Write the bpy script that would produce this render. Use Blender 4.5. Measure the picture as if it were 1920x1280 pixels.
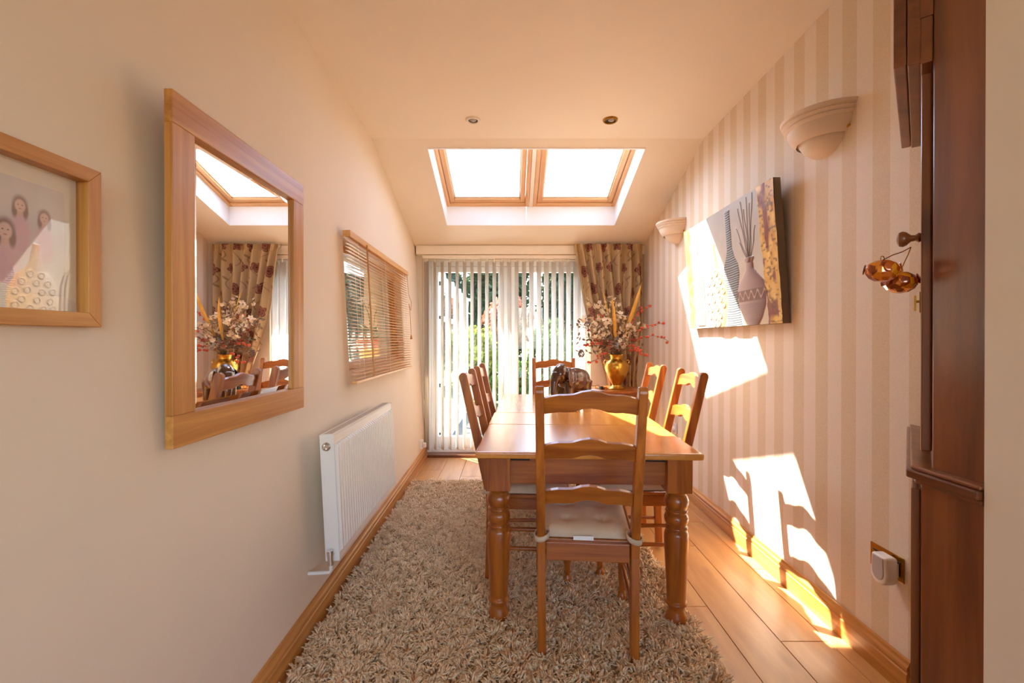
import bpy, math, random
import numpy as np
from mathutils import Matrix, Vector

random.seed(7)
RNG = np.random.default_rng(7)
scene = bpy.context.scene
for o in list(bpy.data.objects):
    bpy.data.objects.remove(o)
COL = scene.collection

# ------------------------------------------------------------------ camera
cam_d = bpy.data.cameras.new('camera')
cam_d.lens = 16.0
cam_d.sensor_width = 36.0
cam_d.clip_start = 0.02
cam_d.clip_end = 300
cam = bpy.data.objects.new('camera', cam_d)
COL.objects.link(cam)
cam.location = (0, 0, 1.26)
cam.rotation_euler = (math.radians(90 - 0.2), 0, 0)
scene.camera = cam

# ------------------------------------------------------------------ world and sun
SUN_DIR = Vector((1.0, -0.97, -1.65)).normalized()      # the way the light travels
world = bpy.data.worlds.new('sky')
scene.world = world
world.use_nodes = True
wn = world.node_tree.nodes
wl = world.node_tree.links
for n in list(wn):
    wn.remove(n)
wo = wn.new('ShaderNodeOutputWorld')
wb = wn.new('ShaderNodeBackground')
sky = wn.new('ShaderNodeTexSky')
sky.sky_type = 'NISHITA'
sky.sun_disc = False
sky.sun_elevation = math.asin(-SUN_DIR.z)
sky.sun_rotation = math.atan2(-SUN_DIR.x, -SUN_DIR.y)
sky.air_density = 1.0
sky.dust_density = 1.2
sky.ozone_density = 1.0
wb.inputs['Strength'].default_value = 0.42
wl.new(sky.outputs[0], wb.inputs['Color'])
wl.new(wb.outputs[0], wo.inputs['Surface'])

sun_d = bpy.data.lights.new('sun', 'SUN')
sun_d.energy = 9.0
sun_d.angle = math.radians(0.6)
sun_d.color = (1.0, 0.95, 0.88)
sun = bpy.data.objects.new('sun', sun_d)
COL.objects.link(sun)
sun.location = (-6, 12, 12)
sun.rotation_euler = SUN_DIR.to_track_quat('-Z', 'Y').to_euler()

scene.view_settings.view_transform = 'Standard'
scene.view_settings.look = 'None'
scene.view_settings.gamma = 1.0
scene.view_settings.use_curve_mapping = False
scene.view_settings.exposure = 2.38
scene.cycles.max_bounces = 14
scene.cycles.diffuse_bounces = 8
scene.cycles.glossy_bounces = 6
scene.cycles.transparent_max_bounces = 24

# ------------------------------------------------------------------ materials
def srgb(r, g, b):
    def f(c):
        c /= 255.0
        return c / 12.92 if c <= 0.04045 else ((c + 0.055) / 1.055) ** 2.4
    return (f(r), f(g), f(b), 1.0)

def new_mat(name):
    m = bpy.data.materials.new(name)
    m.use_nodes = True
    nt = m.node_tree
    for n in list(nt.nodes):
        nt.nodes.remove(n)
    out = nt.nodes.new('ShaderNodeOutputMaterial')
    p = nt.nodes.new('ShaderNodeBsdfPrincipled')
    nt.links.new(p.outputs[0], out.inputs[0])
    return m, nt, p, out

def ramp(nt, stops):
    r = nt.nodes.new('ShaderNodeValToRGB')
    el = r.color_ramp.elements
    while len(el) < len(stops):
        el.new(0.5)
    for e, (pos, c) in zip(el, stops):
        e.position = pos
        e.color = c
    return r

def mix_col(c, k):
    return (min(1, c[0] * k), min(1, c[1] * k), min(1, c[2] * k), 1.0)

def plain(name, col, rough=0.5, metal=0.0, vary=0.06, scale=8.0, bump=0.0, bscale=200.0, coat=0.0, trans=0.0, sheen=0.0):
    m, nt, p, out = new_mat(name)
    tc = nt.nodes.new('ShaderNodeTexCoord')
    nz = nt.nodes.new('ShaderNodeTexNoise')
    nz.inputs['Scale'].default_value = scale
    nz.inputs['Detail'].default_value = 4
    nt.links.new(tc.outputs['Object'], nz.inputs['Vector'])
    r = ramp(nt, [(0.3, mix_col(col, 1 - vary)), (0.7, mix_col(col, 1 + vary))])
    nt.links.new(nz.outputs['Fac'], r.inputs[0])
    nt.links.new(r.outputs[0], p.inputs['Base Color'])
    p.inputs['Roughness'].default_value = rough
    p.inputs['Metallic'].default_value = metal
    p.inputs['Coat Weight'].default_value = coat
    p.inputs['Coat Roughness'].default_value = 0.15
    p.inputs['Sheen Weight'].default_value = sheen
    if trans:
        # cloth that lets some light through
        td = nt.nodes.new('ShaderNodeBsdfTranslucent')
        nt.links.new(r.outputs[0], td.inputs['Color'])
        mx = nt.nodes.new('ShaderNodeMixShader')
        mx.inputs[0].default_value = trans
        nt.links.new(p.outputs[0], mx.inputs[1])
        nt.links.new(td.outputs[0], mx.inputs[2])
        nt.links.new(mx.outputs[0], out.inputs[0])
    if bump:
        n2 = nt.nodes.new('ShaderNodeTexNoise')
        n2.inputs['Scale'].default_value = bscale
        n2.inputs['Detail'].default_value = 3
        nt.links.new(tc.outputs['Object'], n2.inputs['Vector'])
        b = nt.nodes.new('ShaderNodeBump')
        b.inputs['Strength'].default_value = bump
        b.inputs['Distance'].default_value = 0.004
        nt.links.new(n2.outputs['Fac'], b.inputs['Height'])
        nt.links.new(b.outputs[0], p.inputs['Normal'])
    return m

def wood(name, dark, light, axis='z', rough=0.32, coat=0.25, knots=0.0, fine=26.0, contrast=(0.32, 0.72)):
    m, nt, p, out = new_mat(name)
    tc = nt.nodes.new('ShaderNodeTexCoord')
    oi = nt.nodes.new('ShaderNodeObjectInfo')
    mul = nt.nodes.new('ShaderNodeMath'); mul.operation = 'MULTIPLY'
    mul.inputs[1].default_value = 37.0
    nt.links.new(oi.outputs['Random'], mul.inputs[0])
    add = nt.nodes.new('ShaderNodeVectorMath'); add.operation = 'ADD'
    nt.links.new(tc.outputs['Object'], add.inputs[0])
    nt.links.new(mul.outputs[0], add.inputs[1])
    mp = nt.nodes.new('ShaderNodeMapping')
    sc = {'x': (1.2, fine, fine), 'y': (fine, 1.2, fine), 'z': (fine, fine, 1.2)}[axis]
    mp.inputs['Scale'].default_value = sc
    nt.links.new(add.outputs[0], mp.inputs['Vector'])
    n1 = nt.nodes.new('ShaderNodeTexNoise')
    n1.inputs['Scale'].default_value = 1.0
    n1.inputs['Detail'].default_value = 6
    n1.inputs['Roughness'].default_value = 0.6
    n1.inputs['Distortion'].default_value = 0.35
    nt.links.new(mp.outputs[0], n1.inputs['Vector'])
    mid = tuple((a + b) / 2 for a, b in zip(dark, light))
    r = ramp(nt, [(contrast[0], dark), (0.52, mid), (contrast[1], light)])
    nt.links.new(n1.outputs['Fac'], r.inputs[0])
    last = r.outputs[0]
    if knots:
        vo = nt.nodes.new('ShaderNodeTexVoronoi')
        vo.inputs['Scale'].default_value = 1.0
        mp2 = nt.nodes.new('ShaderNodeMapping')
        k = {'x': (2.2, 6, 6), 'y': (6, 2.2, 6), 'z': (6, 6, 2.2)}[axis]
        mp2.inputs['Scale'].default_value = k
        nt.links.new(add.outputs[0], mp2.inputs['Vector'])
        nt.links.new(mp2.outputs[0], vo.inputs['Vector'])
        rk = ramp(nt, [(0.05, (1, 1, 1, 1)), (0.16, (0, 0, 0, 1))])
        nt.links.new(vo.outputs['Distance'], rk.inputs[0])
        mk = nt.nodes.new('ShaderNodeMath'); mk.operation = 'MULTIPLY'
        mk.inputs[1].default_value = knots
        nt.links.new(rk.outputs[0], mk.inputs[0])
        mx = nt.nodes.new('ShaderNodeMix'); mx.data_type = 'RGBA'
        nt.links.new(mk.outputs[0], mx.inputs['Factor'])
        nt.links.new(last, mx.inputs['A'])
        mx.inputs['B'].default_value = mix_col(dark, 0.4)
        last = mx.outputs['Result']
    nt.links.new(last, p.inputs['Base Color'])
    p.inputs['Roughness'].default_value = rough
    p.inputs['Coat Weight'].default_value = coat
    p.inputs['Coat Roughness'].default_value = 0.2
    b = nt.nodes.new('ShaderNodeBump')
    b.inputs['Strength'].default_value = 0.08
    b.inputs['Distance'].default_value = 0.002
    nt.links.new(n1.outputs['Fac'], b.inputs['Height'])
    nt.links.new(b.outputs[0], p.inputs['Normal'])
    return m

def glass(name, tint=(1, 1, 1, 1), ior=1.5):
    m, nt, p, out = new_mat(name)
    nt.nodes.remove(p)
    t = nt.nodes.new('ShaderNodeBsdfTransparent'); t.inputs[0].default_value = tint
    g = nt.nodes.new('ShaderNodeBsdfGlossy'); g.inputs['Roughness'].default_value = 0.01
    lw = nt.nodes.new('ShaderNodeLayerWeight')
    pw = nt.nodes.new('ShaderNodeMath'); pw.operation = 'POWER'; pw.inputs[1].default_value = 5.0
    nt.links.new(lw.outputs['Facing'], pw.inputs[0])
    r0 = ((ior - 1) / (ior + 1)) ** 2
    f = nt.nodes.new('ShaderNodeMath'); f.operation = 'MULTIPLY_ADD'
    f.inputs[1].default_value = 1 - r0; f.inputs[2].default_value = r0
    nt.links.new(pw.outputs[0], f.inputs[0])
    mx = nt.nodes.new('ShaderNodeMixShader')
    nt.links.new(f.outputs[0], mx.inputs[0])
    nt.links.new(t.outputs[0], mx.inputs[1])
    nt.links.new(g.outputs[0], mx.inputs[2])
    nt.links.new(mx.outputs[0], out.inputs[0])
    return m

def vcol(name, rough=0.6, metal=0.0, coat=0.0, trans=0.0):
    m, nt, p, out = new_mat(name)
    a = nt.nodes.new('ShaderNodeAttribute'); a.attribute_name = 'print'
    nt.links.new(a.outputs['Color'], p.inputs['Base Color'])
    p.inputs['Roughness'].default_value = rough
    p.inputs['Metallic'].default_value = metal
    p.inputs['Coat Weight'].default_value = coat
    if trans:
        td = nt.nodes.new('ShaderNodeBsdfTranslucent')
        nt.links.new(a.outputs['Color'], td.inputs['Color'])
        mx = nt.nodes.new('ShaderNodeMixShader'); mx.inputs[0].default_value = trans
        nt.links.new(p.outputs[0], mx.inputs[1]); nt.links.new(td.outputs[0], mx.inputs[2])
        nt.links.new(mx.outputs[0], out.inputs[0])
    return m

M = {}
M['wall'] = plain('cream_wall_paint', srgb(231, 217, 197), 0.75, vary=0.015, scale=2, bump=0.05, bscale=120)
M['ceil'] = plain('cream_ceiling_paint', srgb(238, 228, 212), 0.8, vary=0.015, scale=2, bump=0.04, bscale=120)
M['white_paint'] = plain('white_paint', srgb(240, 238, 234), 0.5, vary=0.01)
M['upvc'] = plain('white_upvc', srgb(240, 240, 238), 0.3, vary=0.01)
M['cream_gloss'] = plain('cream_gloss', srgb(238, 226, 206), 0.35, vary=0.02)
M['rad'] = plain('radiator_enamel', srgb(240, 234, 224), 0.3, vary=0.01)
M['grille'] = plain('grille_metal', srgb(170, 158, 146), 0.45, vary=0.04)
M['chrome'] = plain('chrome', (0.75, 0.74, 0.72, 1), 0.18, metal=1.0, vary=0.03)
M['brass'] = plain('brass', srgb(190, 145, 60), 0.25, metal=1.0, vary=0.1, scale=30)
M['gold'] = plain('gold_lacquer', srgb(212, 164, 70), 0.27, metal=1.0, vary=0.08, scale=14)
M['black'] = plain('black_plastic', (0.012, 0.011, 0.01, 1), 0.4)
M['cavity_shade'] = plain('downlight_cavity_shade', srgb(70, 60, 50), 0.2)  # shade inside the downlight recess, put into the colour
M['dark'] = plain('dark_gap', (0.02, 0.015, 0.01, 1), 0.8)
M['plastic'] = plain('white_plastic', srgb(238, 234, 228), 0.35, vary=0.01)
M['grey_plastic'] = plain('grey_plastic', srgb(190, 180, 175), 0.4, vary=0.02)
M['vane'] = plain('vertical_blind_fabric', srgb(238, 229, 216), 0.8, vary=0.015, scale=60, trans=0.35)
M['cushion'] = plain('cushion_cotton', srgb(205, 182, 152), 0.9, vary=0.04, scale=30, bump=0.3, bscale=500, sheen=0.2)
M['tag'] = plain('white_label', srgb(240, 235, 225), 0.7)
M['rug_base'] = plain('rug_backing', srgb(190, 155, 120), 0.95)
M['ceramic'] = plain('cream_plaster_lamp', srgb(234, 216, 196), 0.5, vary=0.02)
M['canvas_edge'] = plain('canvas_edge', srgb(112, 98, 84), 0.7, vary=0.04)
M['mat_board'] = plain('mat_board', srgb(240, 228, 206), 0.8, vary=0.01)
M['glass'] = glass('window_glass', (0.97, 0.985, 0.98, 1))
M['pic_glass'] = glass('picture_glass', (0.98, 0.98, 0.98, 1), 1.6)
M['mirror'] = plain('silvered_mirror', (0.93, 0.93, 0.93, 1), 0.0, metal=1.0, vary=0.0)
CD, CL = srgb(132, 62, 12), srgb(196, 114, 36)
for ax in 'xyz':
    M['pine_' + ax] = wood('honey_pine_' + ax, CD, CL, ax, rough=0.3, coat=0.35)
    M['oak_' + ax] = wood('light_oak_' + ax, srgb(172, 108, 42), srgb(218, 158, 82), ax, rough=0.42, coat=0.1, fine=34)
    M['dpine_' + ax] = wood('dark_pine_' + ax, srgb(98, 50, 21), srgb(150, 86, 42), ax, rough=0.3, coat=0.3, knots=0.8, fine=14)
    M['vel_' + ax] = wood('skylight_pine_' + ax, srgb(206, 150, 92), srgb(236, 192, 138), ax, rough=0.4, coat=0.15, fine=30)
M['table_top'] = wood('table_top_pine', srgb(200, 124, 46), srgb(232, 164, 82), 'y', rough=0.22, coat=0.5, fine=16, contrast=(0.2, 0.85))  # lighter than the honey pine: the top's gloss is put into its colour
M['floor'] = wood('laminate_plank', srgb(178, 120, 62), srgb(222, 170, 106), 'y', rough=0.34, coat=0.2, knots=0.25, fine=11, contrast=(0.25, 0.8))
M['blind_slat'] = wood('blind_slat_wood', srgb(206, 152, 92), srgb(234, 188, 130), 'y', rough=0.4, coat=0.15)
M['vcol_curtain'] = vcol('printed_curtain', 0.85, trans=0.15)
M['vcol_canvas'] = vcol('painted_canvas', 0.42)
M['vcol_photo'] = vcol('photo_print', 0.5)

def wallpaper():
    m, nt, p, out = new_mat('striped_wallpaper')
    tc = nt.nodes.new('ShaderNodeTexCoord')
    sx = nt.nodes.new('ShaderNodeSeparateXYZ')
    nt.links.new(tc.outputs['Object'], sx.inputs[0])
    a = nt.nodes.new('ShaderNodeMath'); a.operation = 'SUBTRACT'; a.inputs[1].default_value = 1.865
    nt.links.new(sx.outputs['Y'], a.inputs[0])
    d = nt.nodes.new('ShaderNodeMath'); d.operation = 'DIVIDE'; d.inputs[1].default_value = 0.166
    nt.links.new(a.outputs[0], d.inputs[0])
    fr = nt.nodes.new('ShaderNodeMath'); fr.operation = 'FRACT'
    nt.links.new(d.outputs[0], fr.inputs[0])
    lt = nt.nodes.new('ShaderNodeMath'); lt.operation = 'LESS_THAN'; lt.inputs[1].default_value = 0.5
    nt.links.new(fr.outputs[0], lt.inputs[0])
    nz = nt.nodes.new('ShaderNodeTexNoise'); nz.inputs['Scale'].default_value = 260; nz.inputs['Detail'].default_value = 3
    nt.links.new(tc.outputs['Object'], nz.inputs['Vector'])
    ra = ramp(nt, [(0.3, srgb(212, 190, 160)), (0.7, srgb(226, 205, 176))])
    rb = ramp(nt, [(0.3, srgb(226, 210, 192)), (0.7, srgb(235, 220, 203))])
    nt.links.new(nz.outputs['Fac'], ra.inputs[0]); nt.links.new(nz.outputs['Fac'], rb.inputs[0])
    mx = nt.nodes.new('ShaderNodeMix'); mx.data_type = 'RGBA'
    nt.links.new(lt.outputs[0], mx.inputs['Factor'])
    nt.links.new(rb.outputs[0], mx.inputs['A']); nt.links.new(ra.outputs[0], mx.inputs['B'])
    nt.links.new(mx.outputs['Result'], p.inputs['Base Color'])
    p.inputs['Roughness'].default_value = 0.62
    b = nt.nodes.new('ShaderNodeBump'); b.inputs['Strength'].default_value = 0.12; b.inputs['Distance'].default_value = 0.002
    nt.links.new(nz.outputs['Fac'], b.inputs['Height']); nt.links.new(b.outputs[0], p.inputs['Normal'])
    return m
M['wallpaper'] = wallpaper()

# ------------------------------------------------------------------ mesh helpers
class MB:
    def __init__(self):
        self.v = []; self.f = []; self.s = []
    def add(self, verts, faces, smooth=False, mat=None):
        n = len(self.v)
        for p in verts:
            q = Vector(p)
            if mat is not None:
                q = mat @ q
            self.v.append((q.x, q.y, q.z))
        for f in faces:
            self.f.append(tuple(i + n for i in f)); self.s.append(smooth)
        return self
    def box(self, x0, x1, y0, y1, z0, z1, mat=None):
        vs = [(x0, y0, z0), (x1, y0, z0), (x1, y1, z0), (x0, y1, z0), (x0, y0, z1), (x1, y0, z1), (x1, y1, z1), (x0, y1, z1)]
        fs = [(3, 2, 1, 0), (4, 5, 6, 7), (0, 1, 5, 4), (1, 2, 6, 5), (2, 3, 7, 6), (3, 0, 4, 7)]
        return self.add(vs, fs, False, mat)
    def prism(self, poly, axis, a0, a1, mat=None, smooth=False):
        """poly: 2-D outline; axis 'x': (y,z), 'y': (x,z), 'z': (x,y)"""
        def P(p, a):
            return {'x': (a, p[0], p[1]), 'y': (p[0], a, p[1]), 'z': (p[0], p[1], a)}[axis]
        n = len(poly)
        vs = [P(p, a0) for p in poly] + [P(p, a1) for p in poly]
        area = sum(poly[i][0] * poly[(i + 1) % n][1] - poly[(i + 1) % n][0] * poly[i][1] for i in range(n))
        if axis == 'y':
            area = -area
        bot = tuple(range(n)); top = tuple(range(n, 2 * n))
        fs = []
        if area > 0:
            fs = [bot[::-1], top] + [(i, (i + 1) % n, n + (i + 1) % n, n + i) for i in range(n)]
        else:
            fs = [bot, top[::-1]] + [((i + 1) % n, i, n + i, n + (i + 1) % n) for i in range(n)]
        k = len(self.s)
        self.add(vs, fs, False, mat)
        if smooth:
            for j in range(k + 2, len(self.s)):
                self.s[j] = True
        return self
    def lathe(self, prof, c=(0, 0, 0), seg=24, mat=None, smooth=True, a0=0.0, a1=None):
        """prof: list of (r, z) from bottom to top, around z"""
        full = a1 is None
        ang = 2 * math.pi if full else a1 - a0
        cols = seg if full else seg + 1
        vs = []
        for r, z in prof:
            for k in range(cols):
                t = a0 + ang * k / seg
                vs.append((c[0] + r * math.cos(t), c[1] + r * math.sin(t), c[2] + z))
        fs = []
        for i in range(len(prof) - 1):
            for k in range(seg):
                k2 = (k + 1) % cols
                fs.append((i * cols + k, i * cols + k2, (i + 1) * cols + k2, (i + 1) * cols + k))
        if full:
            if prof[0][0] > 1e-5:
                fs.append(tuple(range(cols))[::-1])
            if prof[-1][0] > 1e-5:
                b = (len(prof) - 1) * cols
                fs.append(tuple(b + k for k in range(cols)))
        return self.add(vs, fs, smooth, mat)
    def tube(self, pts, rad, seg=8, mat=None, cap=True):
        pts = [Vector(p) for p in pts]
        n = len(pts)
        if not isinstance(rad, (list, tuple)):
            rad = [rad] * n
        vs = []
        up = None
        for i in range(n):
            t = (pts[min(i + 1, n - 1)] - pts[max(i - 1, 0)]).normalized()
            if up is None:
                up = Vector((0, 0, 1)) if abs(t.z) < 0.9 else Vector((1, 0, 0))
            a = t.cross(up).normalized()
            b = a.cross(t).normalized()
            up = b
            for k in range(seg):
                w = 2 * math.pi * k / seg
                vs.append(pts[i] + (a * math.cos(w) + b * math.sin(w)) * rad[i])
        fs = []
        for i in range(n - 1):
            for k in range(seg):
                k2 = (k + 1) % seg
                fs.append((i * seg + k2, i * seg + k, (i + 1) * seg + k, (i + 1) * seg + k2))
        if cap:
            fs.append(tuple(range(seg)))
            fs.append(tuple((n - 1) * seg + k for k in range(seg))[::-1])
        return self.add(vs, fs, True, mat)
    def ball(self, c, r, seg=14, rings=8, mat=None):
        rx, ry, rz = (r, r, r) if not isinstance(r, (tuple, list)) else r
        vs = [(c[0], c[1], c[2] - rz)]
        for i in range(1, rings):
            ph = -math.pi / 2 + math.pi * i / rings
            for k in range(seg):
                t = 2 * math.pi * k / seg
                vs.append((c[0] + rx * math.cos(ph) * math.cos(t), c[1] + ry * math.cos(ph) * math.sin(t), c[2] + rz * math.sin(ph)))
        vs.append((c[0], c[1], c[2] + rz))
        fs = [(0, 1 + (k + 1) % seg, 1 + k) for k in range(seg)]
        for i in range(rings - 2):
            for k in range(seg):
                k2 = (k + 1) % seg
                fs.append((1 + i * seg + k, 1 + i * seg + k2, 1 + (i + 1) * seg + k2, 1 + (i + 1) * seg + k))
        b = 1 + (rings - 2) * seg
        L = len(vs) - 1
        fs += [(L, b + k, b + (k + 1) % seg) for k in range(seg)]
        return self.add(vs, fs, True, mat)
    def build(self, name, mat, parent=None, bevel=0.0, seg=2):
        me = bpy.data.meshes.new(name)
        me.from_pydata(self.v, [], self.f)
        if any(self.s):
            me.polygons.foreach_set('use_smooth', self.s)
            me.set_sharp_from_angle(angle=math.radians(42))
        me.update()
        return link(name, me, mat, parent, bevel, seg)

def link(name, me, mat, parent=None, bevel=0.0, seg=2):
    o = bpy.data.objects.new(name, me)
    COL.objects.link(o)
    if mat is not None:
        me.materials.append(M[mat] if isinstance(mat, str) else mat)
    if parent is not None:
        o.parent = parent
    if bevel:
        b = o.modifiers.new('bevel', 'BEVEL')
        b.width = bevel; b.segments = seg; b.limit_method = 'ANGLE'; b.angle_limit = math.radians(40)
    return o

def fast_mesh(name, V, T, mat, parent=None, smooth=False):
    V = np.asarray(V, dtype=np.float32); T = np.asarray(T, dtype=np.int32)
    k = T.shape[1]
    me = bpy.data.meshes.new(name)
    me.vertices.add(len(V)); me.vertices.foreach_set('co', V.ravel())
    me.loops.add(T.size); me.loops.foreach_set('vertex_index', T.ravel())
    me.polygons.add(len(T)); me.polygons.foreach_set('loop_start', np.arange(len(T), dtype=np.int32) * k)
    if smooth:
        me.polygons.foreach_set('use_smooth', np.ones(len(T), dtype=bool))
    me.update(calc_edges=True); me.validate()
    return link(name, me, mat, parent)

def paint(o, rgb):
    a = o.data.color_attributes.new('print', 'FLOAT_COLOR', 'POINT')
    c = np.ones((len(o.data.vertices), 4), dtype=np.float32); c[:, :3] = rgb
    a.data.foreach_set('color', c.ravel())

def grid_faces(nu, nv):
    i = np.arange(nu - 1)[:, None] * nv + np.arange(nv - 1)[None, :]
    return np.stack([i, i + nv, i + nv + 1, i + 1], axis=-1).reshape(-1, 4)

def tag(o, label, cat, group=None):
    o['label'] = label; o['category'] = cat
    if group:
        o['group'] = group
    return o
def empty(name, loc=(0, 0, 0), rz=0.0, label=None, cat=None, group=None):
    o = bpy.data.objects.new(name, None)
    o.empty_display_size = 0.05
    COL.objects.link(o)
    o.location = loc; o.rotation_euler = (0, 0, rz)
    if label:
        tag(o, label, cat, group)
    return o
def struct(o):
    o['kind'] = 'structure'
    return o
def copy_tree(o, parent=None):
    c = o.copy(); COL.objects.link(c)
    if parent is not None:
        c.parent = parent
        c.matrix_parent_inverse = o.matrix_parent_inverse.copy()
    for ch in list(o.children):
        copy_tree(ch, c)
    return c

# the left wall stands slightly out of plumb: local x = out of the wall, y = along it, z = up it
_u = Vector((-0.02, 1, 0)).normalized()
_n = _u.cross(Vector((-0.05, 0, 1))).normalized()
_v = _n.cross(_u).normalized()
LW = Matrix(((_n.x, _u.x, _v.x, -0.829), (_n.y, _u.y, _v.y, 0), (_n.z, _u.z, _v.z, 0), (0, 0, 0, 1)))
def on_left_wall(o, base=(0, 0, 0)):
    o.matrix_world = LW @ Matrix.Translation(base)
    return o
def xl(y, z=0.0):
    return -0.829 - 0.02 * y - 0.05 * z

# ------------------------------------------------------------------ the room
YB = 4.92            # inner face of the end wall
XR = 1.41            # right wall
ZC = 2.74
SL = 0.3146          # fall of the sloping ceiling
def zs(y):
    return ZC - SL * (y - 3.35)

floor = struct(MB().box(-1.6, 3.3, -3.3, 5.2, -0.1, -0.012).build('floor', 'floor'))
plank_meshes = {}
def plank(x, y0, y1):
    L = round(y1 - y0, 3)
    if L not in plank_meshes:
        o = MB().box(-0.0988, 0.0988, 0, L - 0.0025, -0.012, 0.0).build('plank', 'floor', floor, bevel=0.0012, seg=1)
        plank_meshes[L] = o.data
    else:
        o = link('plank', plank_meshes[L], None, floor, 0.0012, 1)
    o.location = (x, y0, 0)
for c in range(14):
    x = -1.277 + 0.2 * c + 0.1
    y = -0.35 - [0.0, 0.62, 0.25, 0.9, 0.45][c % 5]
    while y < 4.9:
        y1 = min(y + 1.25, 4.94)
        if y1 - y > 0.03:
            plank(x, y, y1)
        y = y + 1.25
struct(MB().box(-1.6, 3.3, -3.3, -0.9, -0.012, 0.0).build('floor', 'floor'))

# left wall with the opening behind the wooden blind
WY0, WY1, WZ0, WZ1 = 2.62, 4.07, 1.085, 1.84
wl_b = MB()
for (a, b, c, d) in ((-3.2, WY0, 0, 3.0), (WY1, YB + 0.3, 0, 3.0), (WY0, WY1, 0, WZ0), (WY0, WY1, WZ1, 3.0)):
    wl_b.box(-0.22, 0, a, b, c, d)
wall_left = struct(on_left_wall(wl_b.build('wall_left', 'wall')))

wall_right = struct(MB().box(XR, XR + 0.25, 0.905, YB + 0.3, 0, 3.0).build('wall_right', 'wallpaper'))
b = MB().box(-1.6, -0.94, YB, YB + 0.3, 0, 2.6).box(0.85, XR, YB, YB + 0.3, 0, 2.6).box(-0.94, 0.85, YB, YB + 0.3, 2.12, 2.6)
wall_back = struct(b.build('wall_back', 'wall'))
wall_return = struct(MB().box(0.94, 3.2, 0.6, 0.905, 0, ZC + 0.05).build('wall_return', 'wall'))
b = MB()
for (x0, x1, z0, z1) in ((-1.6, -0.7, 0, 2.8), (2.9, 3.3, 0, 2.8), (-0.7, 2.9, 0, 1.0), (-0.7, 2.9, 2.2, 2.8), (1.0, 1.12, 1.0, 2.2)):
    b.box(x0, x1, -3.3, -3.1, z0, z1)
struct(b.build('wall_rear', 'wall'))  # unseen wall, its window opening added to bring in daylight from behind
b = MB().box(3.2, 3.4, -3.1, 0.6, 0, 2.8)
struct(b.build('wall_side', 'wall'))

# ceiling: flat part, then a slope with the skylight opening
SX0, SX1, SY0, SY1 = -0.64, 1.01, 3.46, 4.48
b = MB().box(-1.6, 3.4, -3.3, 3.35, ZC, ZC + 0.05)
def slope_piece(x0, x1, y0, y1):
    b.prism([(y0, zs(y0)), (y1, zs(y1)), (y1, zs(y1) + 0.04), (y0, zs(y0) + 0.04)], 'x', x0, x1)
slope_piece(-1.6, 1.66, 3.35, SY0)
slope_piece(-1.6, 1.66, SY1, YB + 0.4)
slope_piece(-1.6, SX0, SY0, SY1)
slope_piece(SX1, 1.66, SY0, SY1)
ceiling = struct(b.build('ceiling', 'ceil'))

# skylight well and the two roof windows
ES = Vector((0, -0.9539, 0.3001)); EN = Vector((0, 0.3001, 0.9539)); EX = Vector((1, 0, 0))
P0 = Vector((0, 4.48, 2.568))
def roof(x, s, n):
    return P0 + EX * x + ES * s + EN * n
well = empty('trim_1'); struct(well)
def well_side(x0, x1):
    a = roof(0, 0, 0.1); c = roof(0, 1.12, 0.1)
    return MB().prism([(SY0 - 0.02, zs(SY0 - 0.02) + 0.001), (SY1 + 0.02, zs(SY1 + 0.02) + 0.001), (SY1 + 0.04, a.z), (c.y - 0.02, c.z)], 'x', x0, x1)
well_side(SX0 - 0.02, SX0 + 0.003).build('lining_board', 'white_paint', well)
well_side(SX1 - 0.003, SX1 + 0.02).build('lining_board', 'white_paint', well)
for (x0, x1) in ((SX0, 0.139), (0.141, SX1)):
    MB().box(x0, x1, SY1 - 0.004, SY1 + 0.02, zs(SY1) + 0.001, 2.60).build('lining_board', 'white_paint', well)
t0 = roof(0, 1.10, 0.1)
MB().prism([(SY0 - 0.02, zs(SY0)), (SY0 + 0.003, zs(SY0)), (t0.y + 0.005, t0.z), (t0.y - 0.02, t0.z)], 'x', SX0, SX1).build('lining_board', 'white_paint', well)
post = struct(MB().box(0.168, 0.202, 0.0, 1.10, -0.004, 0.09, Matrix.Translation(P0) @ Matrix(((1, 0, 0, 0), (0, ES.y, EN.y, 0), (0, ES.z, EN.z, 0), (0, 0, 0, 1)))).build('trim_2', 'cream_gloss'))
RM = Matrix.Translation(P0) @ Matrix(((1, 0, 0, 0), (0, ES.y, EN.y, 0), (0, ES.z, EN.z, 0), (0, 0, 0, 1)))
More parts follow.
